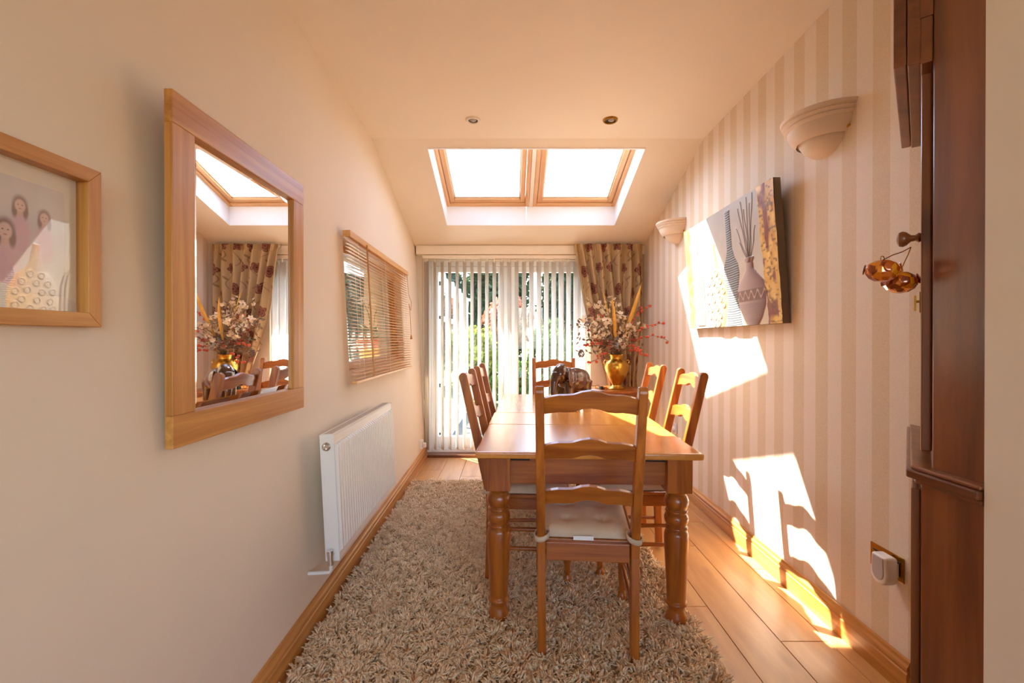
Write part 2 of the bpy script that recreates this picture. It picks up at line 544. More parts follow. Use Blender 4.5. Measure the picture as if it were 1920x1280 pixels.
for wi, xc in ((1, -0.2375), (2, 0.6075)):
    w = empty('window_%d' % wi); struct(w)
    w.matrix_world = RM @ Matrix.Translation((xc, 0, 0))
    H = 0.4025
    for (x0, x1, s0, s1, ax) in ((-H, -H + 0.035, 0, 1.10, 'y'), (H - 0.035, H, 0, 1.10, 'y'), (-H + 0.035, H - 0.035, 0, 0.05, 'x'), (-H + 0.035, H - 0.035, 1.055, 1.10, 'x')):
        MB().box(x0, x1, s0, s1, 0.0, 0.10).build('frame_rail', 'vel_' + ax, w, bevel=0.003)
    q = H - 0.039
    for (x0, x1, s0, s1, ax) in ((-q, -q + 0.045, 0.055, 1.05, 'y'), (q - 0.045, q, 0.055, 1.05, 'y'), (-q + 0.045, q - 0.045, 0.055, 0.105, 'x'), (-q + 0.045, q - 0.045, 1.0, 1.05, 'x')):
        MB().box(x0, x1, s0, s1, 0.012, 0.085).build('sash_rail', 'vel_' + ax, w, bevel=0.005)
    for (x0, x1, s0, s1) in ((-q + 0.045, -q + 0.057, 0.105, 1.0), (q - 0.057, q - 0.045, 0.105, 1.0), (-q + 0.045, q - 0.045, 0.105, 0.12)):
        MB().box(x0, x1, s0, s1, 0.03, 0.075).build('glazing_bead', 'cream_gloss', w)
    MB().box(-q + 0.05, q - 0.05, 0.11, 1.0, 0.05, 0.056).build('pane', 'glass', w)

# downlights
def downlight(x, y, tilt, label):
    r = empty('downlight', (x, y, ZC), 0, label, 'downlight')
    MB().lathe([(0.034, -0.001), (0.035, -0.011), (0.043, -0.012), (0.050, -0.006), (0.051, 0.0)], seg=32).build('bezel', 'brass' if tilt else 'cream_gloss', r)
    MB().lathe([(0.0345, -0.004), (0.001, -0.0035)], seg=24).build('cavity_disc', 'cavity_shade', r)  # flat dark disc standing in for the shaded recess
    m = Matrix.Translation((0.004 if tilt else 0, 0, -0.006)) @ Matrix.Rotation(math.radians(8 if tilt else 3), 4, 'Y')
    MB().lathe([(0.001, -0.003), (0.016, -0.002), (0.021, 0.001), (0.022, 0.004)], seg=24, mat=m).build('lamp', 'grille', r)
downlight(-0.262, 3.065, 0, 'small recessed ceiling downlight with a cream rim')
downlight(0.661, 3.065, 1, 'small recessed ceiling downlight with a brass rim')

# skirting boards
SK = [(0, 0), (0.020, 0), (0.020, 0.078), (0.0165, 0.082), (0.0165, 0.088), (0.019, 0.092), (0.018, 0.102), (0.012, 0.110), (0.008, 0.122), (0, 0.124)]
bl = struct(on_left_wall(MB().prism([(x, z) for x, z in SK], 'y', -3.0, YB - 0.03).build('baseboard_left', 'oak_y')))
br = struct(MB().prism([(XR - x, z) for x, z in SK], 'y', 1.6, YB - 0.02).build('baseboard_right', 'oak_y'))

# pelmet over the doors
struct(MB().box(-1.02, XR, 4.83, YB, 2.168, 2.262).box(-1.02, XR, 4.85, YB, 2.262, 2.30).build('trim_3', 'cream_gloss', None, bevel=0.006))
struct(MB().box(-0.935, 0.85, 4.86, 5.05, 0.0, 0.028).build('trim_4', 'dpine_x'))

# patio doors
door = struct(empty('door_1'))
DY0, DY1 = 4.985, 5.045
for (x0, x1, z0, z1) in ((-0.94, -0.885, 0.03, 2.12), (0.795, 0.85, 0.03, 2.12), (-0.885, 0.795, 2.065, 2.12), (-0.885, 0.795, 0.03, 0.075)):
    MB().box(x0, x1, DY0 - 0.01, DY1 + 0.02, z0, z1).build('door_frame', 'upvc', door, bevel=0.004)
for (a, c) in ((-0.883, -0.045), (-0.043, 0.793)):
    for (x0, x1, z0, z1) in ((a, a + 0.075, 0.077, 2.063), (c - 0.105 if a < -0.5 else c - 0.075, c, 0.077, 2.063)):
        MB().box(x0, x1, DY0, DY1, z0, z1).build('stile', 'upvc', door, bevel=0.006)
    x0 = a + 0.075; x1 = c - (0.105 if a < -0.5 else 0.075)
    for (z0, z1) in ((0.077, 0.205), (2.0, 2.063)):
        MB().box(x0, x1, DY0, DY1, z0, z1).build('rail', 'upvc', door, bevel=0.006)
    MB().box(x0 - 0.005, x1 + 0.005, 5.012, 5.018, 0.20, 2.005).build('pane', 'glass', door)
h = MB().box(0.0, 0.028, DY0 - 0.012, DY0, 0.96, 1.17).build('handle_plate', 'chrome', door, bevel=0.004)
MB().tube([(0.014, DY0 - 0.01, 1.09), (0.014, DY0 - 0.045, 1.09), (0.03, DY0 - 0.05, 1.088), (0.115, DY0 - 0.05, 1.08)], 0.009).build('lever', 'chrome', h)

# vertical blind
vb = empty('vertical_blind', (0, 4.87, 0), 0, 'white vertical blind with turned vanes hanging across the patio doors', 'blind')
MB().box(-0.955, 0.9, -0.02, 0.02, 2.128, 2.164).build('head_rail', 'cream_gloss', vb, bevel=0.004)
th = math.radians(-60)
vane_me = None
clip_me = None
VX = [-0.905 + 0.0795 * k for k in range(22)]
VX = [-0.925, -0.912] + VX
for i, x in enumerate(VX):
    if vane_me is None:
        # a shallow curved strip with a weight pocket at its foot
        nv = 5
        vs = []; fs = []
        for zz in (0.085, 0.115, 0.118, 2.10):
            for k in range(nv):
                t = (k / (nv - 1) - 0.5)
                vs.append((t * 0.089, 0.004 * (1 - 4 * t * t) + (0.0015 if zz < 0.117 else 0), zz))
        for r_ in range(3):
            for k in range(nv - 1):
                fs.append((r_ * nv + k, r_ * nv + k + 1, (r_ + 1) * nv + k + 1, (r_ + 1) * nv + k))
        o = MB().add(vs, fs, True).build('vane', 'vane', vb)
        so = o.modifiers.new('thick', 'SOLIDIFY'); so.thickness = 0.0012
        vane_me = o.data
    else:
        o = link('vane', vane_me, None, vb)
        so = o.modifiers.new('thick', 'SOLIDIFY'); so.thickness = 0.0012
    o.location = (x, 0, 0)
    o.rotation_euler = (0, 0, th + random.uniform(-0.05, 0.05))
    if clip_me is None:
        c = MB().box(-0.008, 0.008, -0.003, 0.003, 2.09, 2.132).build('hook', 'cream_gloss', o); clip_me = c.data
    else:
        c = link('hook', clip_me, None, o)
MB().tube([(-0.95, -0.035, 2.13), (-0.952, -0.037, 1.5), (-0.945, -0.037, 0.9), (-0.935, -0.037, 0.62)], 0.0025, 6).build('control_cord', 'grille', vb)
MB().lathe([(0.003, 0.03), (0.007, 0.02), (0.008, 0.0), (0.004, -0.02), (0.001, -0.022)][::-1], (-0.935, -0.037, 0.6), 12).build('cord_weight', 'cream_gloss', vb)

# ------------------------------------------------------------------ ladder-back chair
def turned_leg_profile():
    return [(0.012, 0.0), (0.019, 0.006), (0.0215, 0.018), (0.019, 0.032), (0.013, 0.042), (0.0125, 0.05), (0.016, 0.055), (0.0165, 0.062), (0.0135, 0.07),
            (0.0165, 0.10), (0.0195, 0.17), (0.0205, 0.22), (0.018, 0.265), (0.0135, 0.278), (0.0185, 0.285), (0.0185, 0.293), (0.0135, 0.30), (0.0195, 0.312), (0.0215, 0.325), (0.0195, 0.338)]
LEAN = math.atan2(0.133, 0.54)
def post_y(z):
    if z < 0.43:
        return -0.212 + 0.012 * z / 0.43
    return -0.200 - (z - 0.43) * 0.150 / 0.65
def chair_proto():
    r = empty('dining_chair')
    # back posts, each one piece from foot to rounded tip
    for sx in (-1, 1):
        front = []; back = []
        for z in (0.0, 0.2, 0.40, 0.45, 0.52, 0.7, 0.9, 1.055):
            w = 0.020 if z < 0.3 else (0.0235 if z < 0.8 else 0.0225)
            front.append((post_y(z) + w, z)); back.append((post_y(z) - w, z))
        tip = []
        cy, cz = post_y(1.055), 1.055
        for k in range(1, 8):
            a = math.pi * k / 8
            tip.append((cy + 0.0225 * math.cos(a), cz + 0.024 * math.sin(a)))
        poly = front + tip + back[::-1]
        x = sx * 0.180
        m = MB().prism(poly, 'x', x - 0.0165, x + 0.0165)
        m.v = [(vx + sx * 0.006 * vz_ / 1.07, vy, vz_) for vx, vy, vz_ in m.v]
        m.build('back_post', 'pine_z', r, bevel=0.004)
    # wavy slats
    T = [(0, 0), (0.08, 0.009), (0.16, 0.0145), (0.24, 0.0155), (0.32, 0.018), (0.41, 0.029), (0.5, 0.0335), (0.59, 0.029), (0.68, 0.018), (0.76, 0.0155), (0.84, 0.0145), (0.92, 0.009), (1, 0)]
    Bt = [(0, 0), (0.08, 0.006), (0.16, 0.0095), (0.24, 0.009), (0.32, 0.0115), (0.41, 0.023), (0.5, 0.0275), (0.59, 0.023), (0.68, 0.0115), (0.76, 0.009), (0.84, 0.0095), (0.92, 0.006), (1, 0)]
    for zb, h in ((0.975, 0.060), (0.795, 0.058), (0.612, 0.053)):
        n = len(T)
        vs = []
        for d in (-0.010, 0.010):
            for prof, off in ((Bt, 0.0), (T, h)):
                for u, e in prof:
                    x = -0.172 + 0.344 * u
                    bow = -0.012 * math.sin(math.pi * u)
                    s = off + e
                    z = zb + s * math.cos(LEAN)
                    y = post_y(zb + s) + d * math.cos(LEAN) + bow
                    vs.append((x, y, z + d * math.sin(LEAN)))
        fs = []
        for k in range(n - 1):
            fs.append((k + 1, k, n + k, n + k + 1))                                   # back face
            fs.append((2 * n + k, 2 * n + k + 1, 3 * n + k + 1, 3 * n + k))           # front face
            fs.append((n + k, 3 * n + k, 3 * n + k + 1, n + k + 1))                   # top
            fs.append((k, k + 1, 2 * n + k + 1, 2 * n + k))                           # bottom
        fs.append((0, 2 * n, 3 * n, n)); fs.append((n - 1, 2 * n - 1, 4 * n - 1, 3 * n - 1))
        fs = [f[::-1] for f in fs]
        MB().add(vs, fs).build('back_slat', 'pine_x', r, bevel=0.002, seg=1)
    # seat board and rails
    MB().prism([(-0.19, -0.185), (0.19, -0.185), (0.215, 0.215), (-0.215, 0.215)], 'z', 0.430, 0.450).build('seat', 'pine_y', r, bevel=0.006)
    MB().box(-0.164, 0.164, -0.212, -0.186, 0.375, 0.447).build('seat_rail', 'pine_x', r, bevel=0.003)
    MB().box(-0.185, 0.185, 0.180, 0.203, 0.375, 0.430).build('seat_rail', 'pine_x', r, bevel=0.003)
    for sx in (-1, 1):
        MB().prism([(sx * 0.171, -0.185), (sx * 0.191, -0.185), (sx * 0.207, 0.18), (sx * 0.187, 0.18)], 'z', 0.375, 0.430).build('seat_rail', 'pine_y', r, bevel=0.003)
        lx, ly = sx * 0.195, 0.192
        m = MB().lathe(turned_leg_profile(), (lx, ly, 0), 20)
        m.box(lx - 0.021, lx + 0.021, ly - 0.021, ly + 0.021, 0.335, 0.43)
        m.build('front_leg', 'pine_z', r)
        for z in (0.17, 0.27):
            MB().tube([(sx * 0.180, -0.20, z), (sx * 0.188, 0.0, z), (sx * 0.195, 0.18, z)], [0.009, 0.0115, 0.009], 10).build('stretcher', 'pine_y', r)
    MB().tube([(-0.18, 0.19, 0.22), (0, 0.19, 0.22), (0.18, 0.19, 0.22)], [0.009, 0.012, 0.009], 10).build('stretcher', 'pine_x', r)
    return r

def cushion_proto():
    r = empty('seat_cushion')
    nu, nv = 41, 41
    U, Vv = np.meshgrid(np.linspace(-1, 1, nu), np.linspace(-1, 1, nv), indexing='ij')
    e = np.clip(1 - np.maximum(np.abs(U), np.abs(Vv)) ** 6, 0, 1) ** 0.5
    z = 0.006 + 0.040 * e
    tuft = np.zeros_like(z)
    for a in (-0.42, 0.42):
        for c in (-0.42, 0.42):
            tuft += 0.016 * np.exp(-((U - a) ** 2 + (Vv - c) ** 2) / 0.02) + 0.006 * np.exp(-((U - a) ** 2 + (Vv - c) ** 2) / 0.12)
    z = z - tuft * e
    X = U * (0.187 + 0.010 * Vv); Y = Vv * 0.19 + 0.012
    # the pad is cut round the back posts
    X = np.where(Vv < -0.82, np.clip(X, -0.155, 0.155), X)
    topv = np.stack([X, Y, z], -1).reshape(-1, 3)
    botv = np.stack([X, Y, np.where(e > 0.05, 0.0, 0.004)], -1).reshape(-1, 3)
    F = grid_faces(nu, nv)
    n = len(topv)
    Vall = np.vstack([topv, botv]); Fall = [F, F[:, ::-1] + n]
    rim = [(i * nv) for i in range(nu)] + [(nu - 1) * nv + j for j in range(1, nv)] + [i * nv + nv - 1 for i in range(nu - 2, -1, -1)] + [j for j in range(nv - 2, 0, -1)]
    side = np.array([(rim[k], rim[(k + 1) % len(rim)], rim[(k + 1) % len(rim)] + n, rim[k] + n) for k in range(len(rim))])[:, ::-1]
    fast_mesh('pad', Vall, np.vstack(Fall + [side]), 'cushion', r, True)
    for sx in (-1, 1):
        # cloth tie wrapped round the post
        path = []
        for k in range(17):
            t = math.pi * 2 * k / 16
            path.append((sx * 0.180 + 0.029 * math.cos(t), -0.205 + 0.036 * math.sin(t), 0.030 - 0.014 * math.cos(t * 1.0 + (0 if sx > 0 else math.pi)) * 0.5 - 0.01 * (1 - math.sin(t)) * 0.6))
        vs = []
        for (px, py, pz) in path:
            vs.append((px, py, pz - 0.010)); vs.append((px, py, pz + 0.010))
        fs = [(2 * k, 2 * k + 2, 2 * k + 3, 2 * k + 1) for k in range(16)]
        o = MB().add(vs, fs, True).build('tie', 'cushion', r)
        s = o.modifiers.new('thick', 'SOLIDIFY'); s.thickness = 0.004; s.offset = 0
    MB().box(-0.055, 0.025, -0.1915, -0.189, -0.001, 0.016).build('label_tag', 'tag', r)
    return r

chair0 = chair_proto(); cush0 = cushion_proto()
first = [True]
CH = [  # x, y, heading, chair label, cushion label
    (0.316, 2.000, -0.085, 'honey pine ladder-back chair at the table end facing the patio doors', 'beige tied cushion on the chair facing the patio doors'),
    (0.385, 3.955, math.pi - 0.02, 'honey pine ladder-back chair at the table end beside the patio doors', 'beige cushion on the chair beside the patio doors'),
    (0.098, 2.535, -math.pi / 2 - 0.03, 'honey pine ladder-back chair opposite the radiator, in front of its twin', 'beige cushion on the first chair along the radiator side'),
    (0.120, 3.145, -math.pi / 2 - 0.03, 'honey pine ladder-back chair on the mirror-wall side, closer to the patio doors', 'beige cushion on the second chair along the radiator side'),
    (0.668, 2.585, math.pi / 2 - 0.05, 'sunlit ladder-back chair on the striped-wall side, farther from the gold vase', 'beige cushion on the first chair along the striped wall'),
    (0.690, 3.285, math.pi / 2 - 0.05, 'sunlit ladder-back chair on the striped-wall side, closer to the gold vase', 'beige cushion on the second chair along the striped wall'),
]
for i, (x, y, a, lab, clab) in enumerate(CH):
    c = chair0 if i == 0 else copy_tree(chair0)
    k = cush0 if i == 0 else copy_tree(cush0)
    c.location = (x, y, 0.012); c.rotation_euler = (0, 0, a)
    k.location = (x, y, 0.012 + 0.4505); k.rotation_euler = (0, 0, a)
    tag(c, lab, 'chair', 'ladder-back chairs around the dining table')
    tag(k, clab, 'cushion', 'seat cushions on the dining chairs')

# ------------------------------------------------------------------ dining table
tb = empty('dining_table', (0.375, 3.034, 0.008), -0.04, 'long honey pine dining table with turned legs', 'table')
ZT = 0.762
W2, L2 = 0.495, 1.065
for (y0, y1) in ((-L2, -0.402), (-0.400, 0.018), (0.020, L2)):
    MB().box(-W2, W2, y0, y1, ZT - 0.030, ZT).build('top_board', 'table_top', tb, bevel=0.009 if y1 - y0 > 0.5 else 0.002, seg=3)
LX, LY = 0.395, 1.000
MB().box(-LX, LX, -LY - 0.020, -LY + 0.005, 0.612, ZT - 0.031).build('apron', 'pine_x', tb, bevel=0.003)
MB().box(-LX, LX, LY - 0.005, LY + 0.020, 0.612, ZT - 0.031).build('apron', 'pine_x', tb, bevel=0.003)
for sx in (-1, 1):
    MB().box(sx * LX - 0.0125, sx * LX + 0.0125, -LY, LY, 0.612, ZT - 0.031).build('apron', 'pine_y', tb, bevel=0.003)
    MB().box(sx * 0.30 - 0.045, sx * 0.30 + 0.045, -LY - 0.0212, -LY - 0.0195, ZT - 0.047, ZT - 0.0315).build('slot_shade', 'dark', tb)  # dark strip painted as the shade inside a runner slot
LEG = [(0.030, 0.0), (0.044, 0.004), (0.047, 0.016), (0.044, 0.034), (0.036, 0.052), (0.034, 0.064), (0.0375, 0.076), (0.0455, 0.084), (0.0485, 0.090), (0.0455, 0.097), (0.0405, 0.102),
       (0.0415, 0.13), (0.0455, 0.22), (0.0505, 0.32), (0.0525, 0.37), (0.0515, 0.395), (0.047, 0.408), (0.041, 0.413), (0.0485, 0.418), (0.0495, 0.426), (0.043, 0.431), (0.041, 0.435),
       (0.047, 0.442), (0.0515, 0.456), (0.0515, 0.470), (0.046, 0.482), (0.040, 0.487), (0.0475, 0.492), (0.0485, 0.499), (0.041, 0.505), (0.046, 0.513), (0.0525, 0.53), (0.0525, 0.546),
       (0.047, 0.562), (0.040, 0.570), (0.040, 0.574), (0.0475, 0.580), (0.0495, 0.588)]
leg_me = None
for sx in (-1, 1):
    for sy in (-1, 1):
        if leg_me is None:
            m = MB().lathe(LEG, (0, 0, 0), 36)
            m.box(-0.0535, 0.0535, -0.0535, 0.0535, 0.586, ZT - 0.031)
            o = m.build('leg', 'pine_z', tb, bevel=0.0025); leg_me = o.data
        else:
            o = link('leg', leg_me, None, tb, 0.0025)
        o.location = (sx * LX, sy * LY, 0)

# ------------------------------------------------------------------ shaggy rug
RX0, RX1, RY0, RY1 = -0.845, 0.80, 1.38, 4.0
rug = empty('shag_rug', (0, 0, 0), 0, 'beige shaggy long-pile rug lying under the dining table', 'rug')
def rug_left(y):
    return xl(y) + 0.034
MB().prism([(rug_left(RY0), RY0), (RX1, RY0), (RX1 + 0.02, RY1), (rug_left(RY1), RY1)], 'z', 0.0005, 0.008).build('backing', 'rug_base', rug)
N = 62000
yy = RY0 + (RY1 - RY0) * RNG.random(N)
x0 = -0.829 - 0.02 * yy + 0.036
xx = x0 + (RX1 + 0.008 * (yy - RY0) - x0) * RNG.random(N)
def lump(x, y):
    return (np.sin(x * 61 + 2 * np.sin(y * 37)) + np.sin(y * 53 + 2 * np.sin(x * 43 + 1)) + np.sin((x + y) * 29 + 1.7 * np.sin((x - y) * 47)))
la = 2.1 * lump(xx * 0.7, yy * 0.7) + RNG.normal(0, 0.55, N)
ll = np.abs(RNG.normal(0.020, 0.007, N))
hh = 0.024 + 0.006 * lump(xx * 1.1 + 3, yy * 1.1) * 0.6 + RNG.normal(0, 0.003, N)
hh = np.clip(hh, 0.008, 0.040)
dx, dy = np.cos(la) * ll, np.sin(la) * ll
rad = 0.0042 + 0.0018 * RNG.random(N)
ph = RNG.random(N) * 6.28
rings = []
for (t, lean, rr) in ((0.0, 0.0, 0.8), (0.55, 0.35, 1.0), (0.9, 0.85, 0.85)):
    for k in range(3):
        a = ph + 2.0944 * k
        rings.append(np.stack([xx + dx * lean + rad * rr * np.cos(a), yy + dy * lean + rad * rr * np.sin(a), 0.006 + hh * t], -1))
tipv = np.stack([xx + dx * 1.15, yy + dy * 1.15, 0.006 + hh], -1)
VV = np.stack(rings + [tipv], 1).reshape(-1, 3)
base = (np.arange(N) * 10)[:, None, None]
tri = []
for s in (0, 3):
    for k in range(3):
        k2 = (k + 1) % 3
        tri += [(s + k, s + k2, s + 3 + k2), (s + k, s + 3 + k2, s + 3 + k)]
for k in range(3):
    tri.append((6 + k, 6 + (k + 1) % 3, 9))
TT = (base + np.array(tri)[None]).reshape(-1, 3)
def rug_mat():
    m, nt, p, out = new_mat('shag_pile')
    tc = nt.nodes.new('ShaderNodeTexCoord')
    nz = nt.nodes.new('ShaderNodeTexNoise'); nz.inputs['Scale'].default_value = 55; nz.inputs['Detail'].default_value = 3
    nt.links.new(tc.outputs['Object'], nz.inputs['Vector'])
    r = ramp(nt, [(0.25, srgb(210, 174, 128)), (0.5, srgb(238, 209, 166)), (0.75, srgb(249, 230, 196))])
    nt.links.new(nz.outputs['Fac'], r.inputs[0]); nt.links.new(r.outputs[0], p.inputs['Base Color'])
    p.inputs['Roughness'].default_value = 0.9
    p.inputs['Sheen Weight'].default_value = 0.3
    return m
M['pile'] = rug_mat()
pile = fast_mesh('pile', VV, TT, 'pile', rug, True)
pile['kind'] = 'stuff'

# ------------------------------------------------------------------ framed mirror
mr = empty('wall_mirror', (-0.883, 1.539, 0.978), 0, 'tall mirror in a wide light oak frame', 'mirror')
YW, ZW, FW = 0.369, 0.928, 0.085     # half width, height, frame width
MB().box(-0.011, 0.011, -YW, YW, ZW - FW, ZW).build('frame_rail', 'oak_y', mr, bevel=0.002)
MB().box(-0.011, 0.011, -YW, YW, 0, FW).build('frame_rail', 'oak_y', mr, bevel=0.002)
for s in (-1, 1):
    y0, y1 = sorted((s * YW, s * (YW - FW)))
    MB().box(-0.011, 0.0105, y0, y1, FW, ZW - FW).build('frame_stile', 'oak_z', mr, bevel=0.002)
gy, gz0, gz1, bv = YW - FW, FW, ZW - FW, 0.022
MB().add([(-0.002, -gy + bv, gz0 + bv), (-0.002, gy - bv, gz0 + bv), (-0.002, gy - bv, gz1 - bv), (-0.002, -gy + bv, gz1 - bv),
          (-0.0045, -gy, gz0), (-0.0045, gy, gz0), (-0.0045, gy, gz1), (-0.0045, -gy, gz1)],
         [(0, 1, 2, 3), (4, 5, 1, 0), (5, 6, 2, 1), (6, 7, 3, 2), (7, 4, 0, 3)]).build('mirror_glass', 'mirror', mr)
MB().box(-0.0105, -0.006, -gy - 0.01, gy + 0.01, gz0 - 0.01, gz1 + 0.01).build('back_board', 'canvas_edge', mr)

# ------------------------------------------------------------------ framed family photograph
fr = empty('picture_frame', (-0.914, 0.733, 1.287), 0, 'light oak box frame holding a pale family photograph', 'picture')
PW, PH, PF = 0.253, 0.335, 0.030
def mitre(pts, ax):
    MB().prism(pts, 'x', -0.004, 0.026).build('frame_side', 'oak_' + ax, fr, bevel=0.0015)
mitre([(-PW, 0), (PW, 0), (PW - PF, PF), (-PW + PF, PF)], 'y')
mitre([(-PW, PH), (-PW + PF, PH - PF), (PW - PF, PH - PF), (PW, PH)], 'y')
mitre([(PW, 0), (PW, PH), (PW - PF, PH - PF), (PW - PF, PF)], 'z')
mitre([(-PW, 0), (-PW + PF, PF), (-PW + PF, PH - PF), (-PW, PH)], 'z')
MB().box(-0.004, -0.001, -PW + 0.02, PW - 0.02, 0.02, PH - 0.02).build('mat_board', 'mat_board', fr)
MB().box(0.0045, 0.006, -PW + 0.028, PW - 0.028, 0.028, PH - 0.028).build('pane', 'pic_glass', fr)
nu, nv = 330, 190
U, Vv = np.meshgrid(np.linspace(-0.196, 0.196, nu), np.linspace(0.062, 0.272, nv), indexing='ij')
rgb = np.zeros(U.shape + (3,)); rgb[:] = srgb(222, 212, 204)[:3]
def blob(cy, cz, ry, rz, col, soft=0.35):
    d = np.sqrt(((U - cy) / ry) ** 2 + ((Vv - cz) / rz) ** 2)
    w = np.clip((1 + soft - d) / (2 * soft), 0, 1)[..., None]
    rgb[:] = rgb * (1 - w) + np.array(srgb(*col)[:3]) * w
# softly printed sitters in pink tops against a pale backdrop
for (cy, cz, sc) in ((0.113, 0.225, 1.0), (0.157, 0.212, 0.9), (0.088, 0.174, 1.25), (0.03, 0.225, 1.05), (-0.04, 0.19, 1.2), (-0.10, 0.22, 1.0)):
    blob(cy, cz - 0.058 * sc, 0.019 * sc, 0.042 * sc, (228, 186, 192))
    blob(cy, cz + 0.001, 0.0125 * sc, 0.0155 * sc, (150, 116, 98), 0.25)
    for sd in (-1, 1):
        blob(cy + sd * 0.0095 * sc, cz - 0.012 * sc, 0.005 * sc, 0.014 * sc, (150, 116, 98), 0.3)
    blob(cy, cz - 0.016 * sc, 0.005 * sc, 0.008 * sc, (226, 186, 166), 0.2)
    blob(cy, cz - 0.003 * sc, 0.0092 * sc, 0.0118 * sc, (234, 198, 178), 0.15)
    for sd in (-1, 1):
        blob(cy + sd * 0.0036 * sc, cz - 0.001 * sc, 0.0013 * sc, 0.0011 * sc, (110, 84, 74), 0.3)
    blob(cy, cz - 0.0085 * sc, 0.0028 * sc, 0.0010 * sc, (196, 120, 112), 0.3)
pv = np.stack([np.full(U.shape, 0.0005), U, Vv], -1).reshape(-1, 3)
ph_o = fast_mesh('photo_print', pv, grid_faces(nu, nv), 'vcol_photo', fr)
paint(ph_o, rgb.reshape(-1, 3))

# ------------------------------------------------------------------ radiator
rd = on_left_wall(empty('radiator', label='white double-panel radiator with vertical flutes on the cream wall', cat='radiator'), (0, 1.99, 0))
RL, RZ0, RZ1 = 1.03, 0.29, 0.842
m = MB().box(0.118, 0.124, 0.0, RL, RZ0, RZ1 - 0.004)
m.box(0.124, 0.128, 0.002, RL - 0.002, RZ1 - 0.045, RZ1 - 0.008).box(0.124, 0.128, 0.002, RL - 0.002, RZ0 + 0.004, RZ0 + 0.030)
NF = 31
for k in range(NF):
    c = 0.024 + (RL - 0.048) * k / (NF - 1)
    a, q = 0.0120, 0.0055
    z0, z1, e = RZ0 + 0.030, RZ1 - 0.047, 0.012
    m.add([(0.124, c - a, z0), (0.124, c + a, z0), (0.124, c + a, z1), (0.124, c - a, z1),
           (0.139, c - q, z0 + e), (0.139, c + q, z0 + e), (0.139, c + q, z1 - e), (0.139, c - q, z1 - e)],
          [(4, 5, 6, 7), (0, 1, 5, 4), (1, 2, 6, 5), (2, 3, 7, 6), (3, 0, 4, 7)])
m.build('front_panel', 'rad', rd)
MB().box(0.068, 0.075, 0.0, RL, RZ0, RZ1 - 0.004).build('rear_panel', 'rad', rd)
for y in (-0.003, RL):
    s = MB().box(0.068, 0.130, y, y + 0.003, RZ0 - 0.002, RZ1).build('side_panel', 'rad', rd, bevel=0.001)
    if y < 0:
        MB().lathe([(0.010, 0), (0.018, 0.001), (0.019, 0.006), (0.013, 0.010), (0.009, 0.004), (0.001, 0.004)], seg=20, mat=Matrix.Translation((0.098, y, RZ1 - 0.052)) @ Matrix.Rotation(math.pi / 2, 4, 'X')).build('vent_plug', 'chrome', s)
m = MB().box(0.068, 0.128, 0, RL, RZ1 - 0.004, RZ1 - 0.001)
g = m.build('top_grille', 'rad', rd)
m = MB()
for k in range(46):
    y = 0.03 + k * (RL - 0.06) / 45
    m.box(0.078, 0.116, y - 0.006, y + 0.006, RZ1 - 0.0012, RZ1 - 0.0004)
m.build('slots', 'grille', g)
for y in (0.2, 0.8):
    MB().box(0.0, 0.068, y - 0.015, y + 0.015, RZ0 + 0.06, RZ1 - 0.08).build('bracket', 'rad', rd)
vl = MB().tube([(0.098, 0.0, RZ0 + 0.030), (0.098, -0.022, RZ0 + 0.028)], 0.010, 12).tube([(0.098, -0.024, RZ0 + 0.040), (0.098, -0.024, RZ0 - 0.008)], 0.012, 12).build('valve', 'chrome', rd)
MB().tube([(0.098, -0.024, RZ0 + 0.036), (0.098, -0.024, RZ0 + 0.054)], 0.014, 12).build('valve_cap', 'chrome', vl)
MB().tube([(0.098, -0.024, RZ0 - 0.004), (0.098, -0.024, RZ0 - 0.030), (0.090, -0.024, RZ0 - 0.040), (0.0, -0.024, RZ0 - 0.040)], 0.0075, 10).build('pipe', 'rad', rd)

# ------------------------------------------------------------------ window behind the wooden blind
w3 = struct(on_left_wall(empty('window_3')))
for (a, c, e, f) in ((WY0, WY0 + 0.045, WZ0, WZ1), (WY1 - 0.045, WY1, WZ0, WZ1), (WY0 + 0.045, WY1 - 0.045, WZ0, WZ0 + 0.045), (WY0 + 0.045, WY1 - 0.045, WZ1 - 0.045, WZ1)):
    MB().box(-0.10, -0.05, a, c, e, f).build('window_frame', 'oak_y', w3)
MB().box(-0.078, -0.072, WY0 + 0.04, WY1 - 0.04, WZ0 + 0.04, WZ1 - 0.04).build('pane', 'glass', w3)
MB().box(-0.55, -0.222, WY0 - 0.1, WY1 + 0.7, WZ0 - 0.13, WZ0 - 0.10).build('window_sill', 'white_paint', w3)
bd = on_left_wall(empty('venetian_blind', label='wooden venetian blind with open slats over the side window', cat='blind'))
BY0, BY1 = 2.555, 4.115
MB().box(0.022, 0.068, BY0 - 0.004, BY1 + 0.004, 1.838, 1.876).build('head_rail', 'blind_slat', bd, bevel=0.004)
MB().box(0.030, 0.060, BY0, BY1, 1.010, 1.026).build('bottom_rail', 'blind_slat', bd, bevel=0.004)
slat_me = None
for k in range(39):
    if slat_me is None:
        o = MB().box(-0.0125, 0.0125, BY0, BY1, -0.0013, 0.0013).build('slat', 'blind_slat', bd); slat_me = o.data
    else:
        o = link('slat', slat_me, None, bd)
    o.location = (0.045, 0, 1.042 + k * 0.0206)
    o.rotation_euler = (0, math.radians(14), 0)
for y in (BY0 + 0.16, (BY0 + BY1) / 2, BY1 - 0.16):
    for x in (0.0315, 0.0585):
        MB().tube([(x, y, 1.02), (x, y, 1.84)], 0.0011, 5).build('ladder_cord', 'tag', bd)
MB().tube([(0.078, BY0 + 0.27, 1.845), (0.079, BY0 + 0.275, 1.45), (0.079, BY0 + 0.28, 1.03)], 0.0055, 8).build('tilt_wand', 'oak_z', bd)
